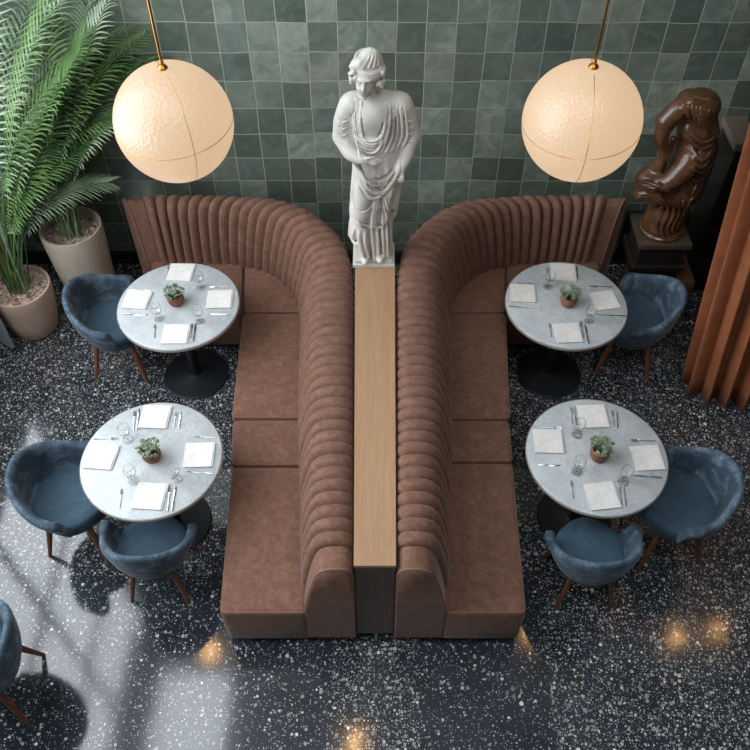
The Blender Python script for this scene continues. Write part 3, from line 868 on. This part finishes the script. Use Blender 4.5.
# white statue -------------------------------------------------------
t = thing('white_statue', 'white stone statue of a robed figure with a headband, standing on the oak divider', 'statue', (-.008, 4.165, .9325))
taper_ = MB().box(-.138, .138, -.112, .112, 0, .028).box(-.122, .122, -.10, .10, .028, .052)
taper_.build('plinth', M['plaster_statue'], t, bevel=.004)
S = SDF((-.32, -.26, .03), (.34, .2, 1.6), .0056)
zz = [.03, .10, .2, .3, .42, .52, .62, .75, .86, .97, 1.02]
cxs = [.005, .005, .0, .0, .005, .012, .02, .03, .028, .015, .01]
aa = [.118, .12, .124, .130, .142, .150, .158, .163, .155, .145, .14]
bb = [.098, .098, .10, .102, .105, .11, .112, .112, .108, .10, .10]
def skirt(X, Y, Z):
    cx = np.interp(Z, zz, cxs); a = np.interp(Z, zz, aa); b = np.interp(Z, zz, bb)
    ph = np.arctan2(Y, X - cx)
    wv = np.clip((.9 - Z) / .5, 0, 1)
    f1 = np.sin(ph * 8 + Z * 4 + np.sin(Z * 7) * .9); f2 = np.sin(ph * 17 - Z * 6 + 1.5 * np.sin(Z * 5))
    fold = .013 * np.sign(f1) * np.abs(f1) ** .7 + .006 * f2
    lowf = np.clip((.38 - Z) / .06, 0, 1) * .016      # the over-robe ends in a hem, the tunic below is narrower
    q = np.sqrt(((X - cx) / a) ** 2 + (Y / b) ** 2)
    d = (q - 1) * np.minimum(a, b) * .9 - fold * wv + lowf
    return np.maximum(d, np.maximum(.035 - Z, Z - 1.0))
S.fn(skirt, (-.32, -.26, .03), (.34, .2, 1.05), .01)
S.ell((.0, .0, 1.06), (.145, .098, .19), .03).ell((-.01, -.015, 1.12), (.135, .098, .11), .03)
S.cap((-.115, .0, 1.185), (.155, .005, 1.175), .062, .066, .04)
S.cap((-.02, .0, 1.2), (-.035, -.035, 1.32), .048, .043, .03)
# thigh and knee pressing through the robe, feet
S.line([(-.05, -.05, .80), (-.07, -.085, .60), (-.075, -.085, .46)], [.07, .066, .05], .05)
S.line([(-.075, -.085, .46), (-.07, -.05, .25), (-.06, -.05, .12)], [.05, .045, .04], .04)
# cloth filling between arms and body
S.line([(-.13, .02, 1.13), (-.15, .02, 1.0), (-.13, .01, .90)], [.06, .06, .05], .04)
S.line([(.16, .02, 1.13), (.18, .02, 1.0), (.165, .01, .88), (.150, .01, .78)], [.065, .065, .055, .04], .04)
S.line([(-.10, -.01, .42), (-.128, -.02, .30), (-.142, -.03, .21)], [.05, .045, .028], .03)
S.ell((-.062, -.095, .072), (.030, .062, .026), .015).ell((.045, -.085, .072), (.030, .055, .026), .015)
# arms
S.line([(-.150, .0, 1.165), (-.188, .0, 1.06), (-.198, .0, .955)], [.062, .060, .056], .03)
S.line([(-.198, .0, .955), (-.15, -.085, .905), (-.075, -.138, .897)], [.054, .045, .030], .025)
S.line([(.175, .0, 1.155), (.212, .015, 1.05), (.232, .015, .955)], [.064, .063, .058], .03)
S.line([(.232, .015, .955), (.215, -.03, .86), (.178, -.075, .79)], [.056, .044, .030], .025)
S.freeze()
# left hand lying across the waist with five fingers
S.ell((-.045, -.150, .893), (.036, .017, .026), .012)
for k, (dz, L) in enumerate([(.016, .062), (.006, .072), (-.005, .068), (-.015, .054)]):
    S.line([(-.02, -.157, .893 + dz), (.012, -.164, .895 + dz), (-.02 + L, -.157, .888 + dz)], [.0085, .008, .0062], .004)
S.line([(-.052, -.155, .912), (-.022, -.166, .925), (.004, -.163, .922)], [.010, .009, .007], .004)
S.ell((.172, -.088, .765), (.025, .018, .032), .012)
for k in range(4): S.line([(.160 + k * .010, -.098, .750), (.156 + k * .011, -.104, .722), (.152 + k * .011, -.098, .700)], [.0075, .007, .006], .004)
S.line([(.150, -.095, .775), (.140, -.108, .752)], [.009, .007], .004)
# chest drapery: bundle from each shoulder, catenary folds across, open neckline
for k in range(6):
    x0 = .075 + k * .022; x1 = .01 + k * .034
    S.fold(S.surf([(x0, 1.215 - k * .006), (x0 - .005 + k * .004, 1.10), (x1 + .03, .99), (x1, .915)], .0), [.008, .013, .014, .010], .005)
for k in range(4):
    S.fold(S.surf([(-.108 + k * .012, 1.235 - k * .004), (-.122 + k * .014, 1.12), (-.112 + k * .017, 1.0), (-.085 + k * .02, .925)], .0), [.007, .009, .009, .007], .006)
for k in range(5):
    dz = k * .022
    S.fold(S.surf([(-.098, 1.035 - dz), (-.045, 1.0 - dz), (.01, 1.0 - dz * .9), (.055, 1.045 - dz * .8), (.09, 1.12 - dz)], .001), [.007, .011, .012, .011, .007], .004)
# sleeve folds
for sx, xs in ((-1, -.19), (1, .225)):
    for k in range(4):
        z = 1.10 - k * .045
        S.fold(S.surf([(xs - .035, z + .01), (xs, z - .012), (xs + .035, z + .004)], .0), [.004, .008, .004], .006)
# swags of the over-robe around the hips
for k in range(9):
    d_ = k * .030
    S.fold(S.surf([(-.125 + .004 * k, .865 - d_ * .15), (-.085 + .006 * k, .80 - d_ * .55), (-.02 + .006 * k, .735 - d_ * .42 + .0), (.06, .72 - d_ * .38), (.125, .775 - d_ * .28), (.165, .835 - d_ * .25)], .002),
           [.007, .012, .0145, .014, .011, .007], .005)
S.fold(S.surf([(-.13, .86), (-.09, .74), (-.03, .625), (.03, .605), (.06, .635)], .004), [.008, .012, .015, .014, .012], .008)
S.fold(S.surf([(.155, .79), (.13, .70), (.085, .645), (.05, .62)], .004), [.008, .012, .014, .012], .008)
S.ell((.05, S.front(.05, .62) - .004, .615), (.026, .018, .022), .01)
# cloth falling from the knot
for k, (x0, x1, zb) in enumerate([(.035, .005, .36), (.045, .032, .39), (.055, .062, .37), (.06, .092, .42), (.075, .118, .40), (.09, .14, .43)]):
    S.fold(S.surf([(x0, .60), ((x0 + x1) / 2, .50), (x1, zb)], .002), [.008, .011, .012], .006)
    S.line([(p[0] + .013, p[1] - .010, p[2]) for p in S.surf([(x0, .58), ((x0 + x1) / 2, .49), (x1, zb - .01)], 0)], [.003, .005, .006], .006, True)
# diagonal hem over the left leg and the flying corner of the robe
S.fold(S.surf([(-.138, .43), (-.10, .40), (-.04, .355), (.01, .325), (.05, .33)], .002), [.010, .012, .012, .011, .008], .008)
S.fold(S.surf([(-.13, .52), (-.07, .50), (-.01, .53)], .0), [.005, .009, .005], .008)
for k in range(4):
    S.line([(-.10 - k * .008, -.055 + k * .016, .40), (-.135 - k * .008, -.065 + k * .018, .29), (-.150 - k * .008, -.055 + k * .014, .20)], [.009, .012, .008], .005)
S.line([(-.15, -.055, .20), (-.125, -.085, .185), (-.10, -.095, .215)], [.010, .012, .010], .008)
S.line([(-.09, -.09, .345), (-.10, -.105, .24), (-.075, -.118, .13), (-.06, -.115, .10)], [.011, .014, .014, .008], .01)
S.line([(-.055, -.095, .33), (-.06, -.108, .22), (-.035, -.112, .10)], [.010, .013, .011], .01)
for x in (-.01, .025, .06, .09):
    S.line([(x, -.09 + abs(x) * .2, .34), (x + .006, -.100 + abs(x) * .2, .2), (x + .014, -.100 + abs(x) * .25, .05)], [.007, .012, .013], .012)
S.line([(.112, -.03, .36), (.118, -.035, .2), (.12, -.04, .05)], [.012, .014, .014], .015)
# head, turned down to the left
hx, hy, hz = -.046, -.050, 1.372
S.ell((hx + .008, hy + .018, hz + .02), (.068, .078, .082), .015)
S.ell((hx - .008, hy - .034, hz - .030), (.048, .050, .066), .02)
S.ell((hx - .036, hy - .062, hz - .038), (.014, .012, .014), .01).ell((hx + .018, hy - .062, hz - .038), (.014, .012, .014), .01)
S.line([(hx - .010, hy - .078, hz + .018), (hx - .014, hy - .098, hz - .022)], [.008, .012], .008)
S.ell((hx - .012, hy - .072, hz - .052), (.018, .010, .006), .004).ell((hx - .012, hy - .070, hz - .063), (.015, .010, .006), .004)
S.ell((hx - .012, hy - .060, hz - .088), (.020, .018, .015), .012)
for sx in (-1, 1):
    S.ell((hx - .010 + sx * .024, hy - .082, hz + .000), (.014, .012, .009), .006, sub=True)
    S.ell((hx - .010 + sx * .024, hy - .070, hz - .001), (.011, .008, .007), .003)
    S.line([(hx - .010 + sx * .010, hy - .082, hz + .020), (hx - .010 + sx * .038, hy - .070, hz + .016)], .006, .006)
S.ell((hx - .012, hy - .086, hz - .0575), (.016, .008, .0022), .003, sub=True)
# wound cap and headband
S.ell((hx + .028, hy + .036, hz + .070), (.074, .080, .072), .012)
S.ell((hx - .025, hy - .004, hz + .080), (.060, .050, .034), .012)
S.line([(hx - .085, hy + .0, hz + .062), (hx - .03, hy - .03, hz + .105), (hx + .05, hy + .02, hz + .135)], [.012, .022, .014], .012)
for k, (zo, ro, rr) in enumerate([(.043, .078, .013), (.058, .082, .012), (.076, .082, .010)]):
    pts = []
    for i in range(25):
        a = 2 * PI * i / 24; pts.append((hx + .016 + ro * .92 * math.cos(a), hy + .022 + ro * 1.02 * math.sin(a), hz + zo + .022 * math.sin(a) - .016 * math.cos(a)))
    S.line(pts, rr, .006, smooth=0)
for k in range(5):
    a = -2.4 + k * .42
    S.line([(hx + .016 + .078 * math.cos(a), hy + .022 + .082 * math.sin(a), hz + .085), (hx + .02 + .05 * math.cos(a + .5), hy + .03 + .05 * math.sin(a + .5), hz + .135), (hx + .03, hy + .045, hz + .140)], [.006, .007, .003], .008)
r = random.Random(4)
for sx, cx_ in ((-1, hx - .070), (1, hx + .086)):
    for k in range(34):
        S.ell((cx_ + r.uniform(-.018, .018), hy + .004 + r.uniform(-.04, .03), hz + .012 + r.uniform(-.055, .05) * (1 if sx > 0 else .75)), (.0150, .0150, .0150), .003)
body = S.build('carved_figure', M['plaster_statue'], t, 1)
body.scale = (.93, 1, .985)

# bronze statue -------------------------------------------------------
t = thing('bronze_statue', 'glossy brown statue of a twisting draped torso, on the dark stepped pedestal', 'statue', (2.045, 4.60, .802))
MB().lathe([(0, 0), (.150, 0), (.155, .006), (.155, .020), (.146, .028), (.146, .040), (0, .040)], 48).build('base', M['bronze'], t)
S = SDF((-.42, -.3, .02), (.32, .26, 1.2), .0062)
S.cap((-.02, 0, .06), (.03, 0, .40), .130, .125, .05).cap((.075, .03, .05), (.07, .03, .40), .085, .10, .05)
def lowcut(X, Y, Z): return np.maximum(.03 - Z, -1)
S.line([(.045, 0, .38), (.055, 0, .55), (.045, 0, .72), (-.005, 0, .88)], [.140, .140, .135, .120], .05)
S.ell((.03, -.04, .84), (.10, .09, .10), .03).ell((-.055, -.05, .86), (.06, .06, .08), .03)
S.ell((-.02, -.01, 1.0), (.125, .12, .105), .03)
S.ell((-.10, -.02, 1.05), (.08, .08, .06), .02)
S.line([(-.06, -.04, 1.02), (-.165, -.06, 1.005), (-.225, -.07, .93)], [.070, .066, .060], .02)
S.line([(-.225, -.07, .93), (-.235, -.09, .83), (-.205, -.09, .76)], [.058, .045, .034], .02)
S.ell((-.195, -.10, .73), (.030, .026, .036), .012)
for k in range(4): S.line([(-.205 + k * .012, -.115, .72), (-.195 + k * .012, -.13, .69), (-.18 + k * .012, -.12, .665)], [.009, .009, .007], .004)
S.line([(-.14, -.05, .78), (-.16, -.05, .66), (-.17, -.03, .56)], [.026, .036, .05], .03)
S.line([(.0, -.11, .66), (-.10, -.15, .545), (-.18, -.12, .49)], [.092, .066, .050], .03)
S.ell((.01, -.105, .675), (.100, .085, .092), .025)
S.ell((-.19, -.03, .45), (.105, .10, .085), .03).ell((-.12, -.05, .38), (.11, .10, .08), .03)
S.ell((-.235, -.04, .36), (.055, .07, .060), .02)
S.freeze()
for k in range(9):   # hair / cloth strands over the head
    a = -.14 + k * .026
    S.fold(S.surf([(a - .02, 1.06 - k * .004), (a + .02, 1.0 - k * .010), (a + .07, .93 - k * .012)], .0), [.010, .017, .010], .004)
for k in range(7):   # twisted torso folds
    z = .84 - k * .05
    S.fold(S.surf([(-.06 + k * .012, z + .03), (.02 + k * .008, z - .02), (.10, z + .0)], .0), [.009, .016, .010], .004)
for k in range(8):   # bundled cloth
    z = .50 - k * .026
    S.fold(S.surf([(-.27, z - .02), (-.20, z + .01), (-.11, z - .02), (-.02 + .01 * k, z - .07)], .0), [.010, .018, .017, .010], .004)
for k in range(7):   # falling folds to the base
    x = -.12 + k * .036
    S.fold(S.surf([(x - .03, .36), (x + .01, .24), (x, .12), (x + .03, .05)], .0), [.010, .018, .017, .012], .004)
for k in range(4):
    S.fold(S.surf([(.10, .62 - k * .1), (.07, .52 - k * .1), (.13, .42 - k * .1)], .0), [.006, .012, .006], .008)
S.V = np.maximum(S.V, (.036 - S.ax[2]).astype(np.float32)[None, None, :])
S.build('carved_torso', M['bronze'], t, 1)

# its pedestal
t = thing('statue_pedestal', 'dark stepped wooden pedestal under the brown statue', 'pedestal', (2.05, 4.60, 0))
MB().box(-.185, .185, -.175, .175, .755, .80).build('top_slab', M['pedestal_top'], t, bevel=.006)
MB().box(-.165, .165, -.155, .155, .60, .755).build('upper_block', M['dark'], t, bevel=.004)
MB().box(-.195, .195, -.185, .185, .55, .60).build('moulding', M['dark'], t, bevel=.012)
MB().box(-.16, .16, -.15, .15, .42, .55).build('middle_block', M['dark'], t, bevel=.004)
MB().box(-.10, .32, -.16, .20, 0, .42).build('lower_block', M['bronze_wood'], t, bevel=.006)

# ------------------------------------------------------------------ potted palms
def frond(rng, az, e0, e1, L, base, leafL, ymax, xmin, n=30, wid=.0085, bias=0):
    """one feather leaf: curved stalk and two rows of narrow drooping leaflets"""
    m = MB(); P = [Vector(base)]; K = 22; el = e0; d = []
    for k in range(K):
        t = k / (K - 1); e = e0 + (e1 - e0) * t ** 1.5
        a = az + bias * t
        v = Vector((math.cos(a) * math.cos(e), math.sin(a) * math.cos(e), math.sin(e))); d.append(v); P.append(P[-1] + v * L / K)
    P = [Vector((max(p.x, xmin), min(p.y, ymax), p.z)) for p in P]
    m.tube(P, [.0065 * (1 - .8 * k / K) for k in range(K + 1)], 5)
    for i in range(n):
        t = .42 + .58 * i / (n - 1); f = t * K; k = min(int(f), K - 1); p = P[k].lerp(P[k + 1], f - k); tv = d[k]
        sd = tv.cross(Vector((0, 0, 1)));
        if sd.length < 1e-3: sd = Vector((math.sin(az), -math.cos(az), 0))
        sd.normalize(); up = sd.cross(tv).normalized()
        tt = (t - .42) / .58
        l = leafL * (.55 + .9 * math.sin(PI * (.15 + .75 * tt))) * rng.uniform(.85, 1.1) * .75
        for s in (-1, 1):
            dr = (sd * s * math.cos(.75 + tt * .25) + tv * math.sin(.75 + tt * .25) + up * .25).normalized()
            wv = tv.cross(dr).normalized().cross(dr).normalized()
            wv = (tv - dr * tv.dot(dr)).normalized()
            q = p.copy(); rows = []
            for j in range(5):
                u = j / 4; w = wid * (.35, 1, .95, .6, .04)[j]
                rows.append((q - wv * w, q + wv * w))
                dd = (dr + Vector((0, 0, -1)) * (.15 + .75 * u * rng.uniform(.7, 1.2))).normalized(); q = q + dd * l / 4
            vs = []
            for a_, b_ in rows:
                c_ = (a_ + b_) / 2 - up * 0; vs += [a_, b_]
            vs = [(max(v.x, xmin), min(v.y, ymax), v.z) for v in vs]
            m.add(vs, [(2 * j, 2 * j + 1, 2 * j + 3, 2 * j + 2) for j in range(4)])
    return m

def palm(label, loc, R, H, potmat, seed, nf, Lr, azr, gravelseed, lean=(0, 0), leafL=.24, e1r=(-18, 48)):
    rng = random.Random(seed)
    t = thing('potted_palm', label, 'potted palm', loc)
    MB().lathe([(0, 0), (R * .68, 0), (R * .76, .015), (R * .88, H * .35), (R * .97, H * .75), (R, H * .97), (R * .985, H), (R * .92, H), (R * .90, H * .96), (R * .88, H * .9), (0, H * .9)], 64).build('pot', potmat, t, angle=60)
    g = MB()
    for k in range(330):
        a = rng.uniform(0, 2 * PI); q = math.sqrt(rng.random()) * R * .85; s = rng.uniform(.010, .018)
        c = (q * math.cos(a), q * math.sin(a), H * .905 + rng.uniform(0, .008))
        pv = [(c[0] + s * rng.uniform(.7, 1.2) * x, c[1] + s * rng.uniform(.7, 1.2) * y, c[2] + s * .7 * z) for x, y, z in ((1, 0, 0), (0, 1, 0), (-1, 0, 0), (0, -1, 0), (0, 0, 1), (0, 0, -1))]
        g.add(pv, [(0, 1, 4), (1, 2, 4), (2, 3, 4), (3, 0, 4), (1, 0, 5), (2, 1, 5), (3, 2, 5), (0, 3, 5)])
    go = g.build('gravel', M['gravel'], t, smooth=False); go['kind'] = 'stuff'
    # cane clump
    for k in range(7):
        a = rng.uniform(0, 2 * PI); b = Vector((R * .35 * math.cos(a) * rng.random(), R * .35 * math.sin(a) * rng.random(), H * .88))
        tip = b + Vector((lean[0] * .45 + rng.uniform(-.10, .10), lean[1] * .45 + rng.uniform(-.08, .08), rng.uniform(.45, .75)))
        MB().tube([b, b.lerp(tip, .5) + Vector((0, 0, .02)), tip], [.014, .011, .008], 7).build('stem', M['stem'], t)
    for k in range(nf):
        az = rng.uniform(*azr); e0 = R_(rng.uniform(74, 89)); e1 = R_(rng.uniform(*e1r))
        L = rng.uniform(*Lr)
        b = (rng.uniform(-1, 1) * R * .3, rng.uniform(-1, 1) * R * .3, H * .9)
        sv = Vector((lean[0] * .2, lean[1] * .2, 0))
        fr = frond(rng, az, e0, e1, L, b, leafL, YB - .012 - loc[1], XL + .02 - loc[0], bias=rng.uniform(-.45, .45))
        fr.build('frond', M['leaf'] if rng.random() < .55 else M['leaf2'], t, smooth=False)
    return t
palm('tall feathery palm in the larger beige planter nearest the tiled wall', (-2.22, 4.69, 0), .225, .75, M['ceramic'], 11, 52, (1.0, 1.75), (.15, 3.3), 1, (-.25, 0), e1r=(0, 55))
palm('feathery palm in the smaller clay planter at the left edge', (-2.62, 4.40, 0), .225, .43, M['ceramic_pink'], 31, 54, (1.2, 2.5), (.1, 2.5), 2, (-.15, .1), e1r=(-5, 50))

# ------------------------------------------------------------------ things on the right: cabinet and curtain
t = thing('display_cabinet', 'dark glazed cabinet against the tiled wall at the right edge', 'cabinet', (2.85, 4.93, 0))
MB().box(-.42, .42, -.17, .17, 1.34, 1.40).build('cabinet_top', M['cabinet_top'], t, bevel=.006)
MB().box(-.39, .39, -.145, .165, 0, 1.34).build('carcass', M['dark'], t, bevel=.004)
for x0 in (-.38, .005):
    d = MB().box(x0, x0 + .375, -.160, -.147, .06, 1.30).build('door', M['dark'], t, bevel=.003)
    MB().box(x0 + .05, x0 + .325, -.164, -.1605, .12, 1.22).build('glass_pane', plain('cabinet_glass', (20, 24, 26), .06, spec=.9), d)
    MB().tube([(x0 + (.35 if x0 < 0 else .025), -.172, .72), (x0 + (.35 if x0 < 0 else .025), -.172, .86)], .006, 8).build('handle', M['steel'], d)
v = MB().lathe([(0, 0), (.045, 0), (.05, .01), (.065, .05), (.07, .09), (.05, .14), (.03, .16), (.036, .18), (.03, .18), (.024, .16), (0, .15)], 32).build('vase', plain('dark_glazed_vase', (46, 42, 40), .15))
v.location = (2.62, 4.97, 1.4005); tag(v, 'small dark rounded vase standing on the glazed cabinet', 'vase')

# curtain: gathered above, its folds flare out towards the hem
cur = []
path = [(2.30, 3.93), (2.285, 3.80), (2.33, 3.68), (2.52, 3.62), (2.75, 3.58), (3.1, 3.56), (3.5, 3.6)]
cp = np.array(catmull(path, 60)); ca = np.concatenate([[0], np.cumsum(np.linalg.norm(np.diff(cp, axis=0), axis=1))])
nS, nZ = 360, 26; vs, fs = [], []
ztop = 4.2
for layer in (0, 1):
    for j in range(nZ):
        z = .012 + (ztop - .012) * j / (nZ - 1)
        for i in range(nS):
            s = ca[-1] * i / (nS - 1)
            x = np.interp(s, ca, cp[:, 0]); y = np.interp(s, ca, cp[:, 1])
            x2 = np.interp(min(s + .01, ca[-1]), ca, cp[:, 0]); y2 = np.interp(min(s + .01, ca[-1]), ca, cp[:, 1])
            x1 = np.interp(max(s - .01, 0), ca, cp[:, 0]); y1 = np.interp(max(s - .01, 0), ca, cp[:, 1])
            tx, ty = x2 - x1, y2 - y1; l = math.hypot(tx, ty); nx, ny = ty / l, -tx / l
            amp = .046 * (1 - .25 * z / ztop)
            w = s / .118 * 2 * PI + .5 * math.sin(s * 5)
            o = amp * (math.sin(w) + .25 * math.sin(2 * w + z * .3))
            k = z
            lean = -.17 * min(z, 2.4) / 1.0 * .62
            thick = .004 * layer
            vs.append((x + nx * -(o + thick) + lean, y + ny * -(o + thick) + .02 * z, z))
for L in (0, 1):
    b = L * nS * nZ
    for j in range(nZ - 1):
        for i in range(nS - 1): fs.append((b + j * nS + i, b + j * nS + i + 1, b + (j + 1) * nS + i + 1, b + (j + 1) * nS + i))
b = nS * nZ
for j in range(nZ - 1):
    for i in (0, nS - 1): fs.append((j * nS + i, (j + 1) * nS + i, b + (j + 1) * nS + i, b + j * nS + i))
for i in range(nS - 1):
    for j in (0, nZ - 1): fs.append((j * nS + i, j * nS + i + 1, b + j * nS + i + 1, b + j * nS + i))
cu = thing('curtain', 'rust brown curtain hanging in deep folds at the right edge', 'curtain', (2.6, 3.7, 0))
MB().add(vs, fs).build('drape', M['curtain'], cu, off=(2.6, 3.7, 0), angle=180)
rl = MB().tube([(1.9, 3.9, 4.24), (2.05, 3.78, 4.24), (2.4, 3.70, 4.24), (3.3, 3.68, 4.24), (XR, 3.7, 4.24)], .016, 12)
rl.build('rail', M['brass'], cu, off=(2.6, 3.7, 0))
for (x, y) in ((2.1, 3.76), (3.6, 3.69)):
    MB().tube([(x, y, 4.24), (x, y, ZC)], .008, 10).build('rail_hanger', M['brass'], cu, off=(2.6, 3.7, 0))

# pale panel whose foot shows at the left edge
t = thing('screen_panel', 'pale grey upright panel cut off by the left edge, beside the clay planter', 'panel', (-2.71, 4.15, 0))
ax_, ay_ = -.82, .572
nx_, ny_ = -.572, -.82
L_, T_ = .44, .03
q = [(0, 0), (ax_ * L_, ay_ * L_), (ax_ * L_ + nx_ * T_, ay_ * L_ + ny_ * T_), (nx_ * T_, ny_ * T_)]
m_ = MB().add([(x, y, z) for z in (.03, 1.1) for x, y in q], [(0, 1, 2, 3), (4, 5, 6, 7), (0, 1, 5, 4), (1, 2, 6, 5), (2, 3, 7, 6), (3, 0, 4, 7)])
m_.build('panel', M['stone'], t, bevel=.003)
MB().add([(x * .98, y * .98, z) for z in (0, .03) for x, y in q], [(0, 1, 2, 3), (4, 5, 6, 7), (0, 1, 5, 4), (1, 2, 6, 5), (2, 3, 7, 6), (3, 0, 4, 7)]).build('foot_rail', M['frame'], t)

# ------------------------------------------------------------------ light
W = bpy.data.worlds.new('sky'); sc.world = W; W.use_nodes = True
bg = W.node_tree.nodes['Background']; bg.inputs[0].default_value = (.86, .93, 1.0, 1); bg.inputs[1].default_value = 7.2
def portal(loc, rot, sx, sy):
    l = bpy.data.lights.new('portal', 'AREA'); l.shape = 'RECTANGLE'; l.size = sx; l.size_y = sy; l.cycles.is_portal = True
    o = link(bpy.data.objects.new('portal', l)); o.location = loc; o.rotation_euler = rot
portal((XL - .1, (WY0 + WY1) / 2, (WZ0 + WZ1) / 2), (0, -PI / 2, 0), WZ1 - WZ0, WY1 - WY0)
portal(((SX0 + SX1) / 2, (SY0 + SY1) / 2, ZC + .1), (0, 0, 0), SX1 - SX0, SY1 - SY0)
portal(((RX0 + RX1) / 2, (RY0 + RY1) / 2, ZC + .1), (0, 0, 0), RX1 - RX0, RY1 - RY0)

vs_ = sc.view_settings
vs_.view_transform = 'Standard'; vs_.look = 'None'; vs_.gamma = 1; vs_.use_curve_mapping = False; vs_.exposure = -.12
sc.cycles.use_denoising = True
sc.cycles.max_bounces = 8; sc.cycles.sample_clamp_indirect = 6
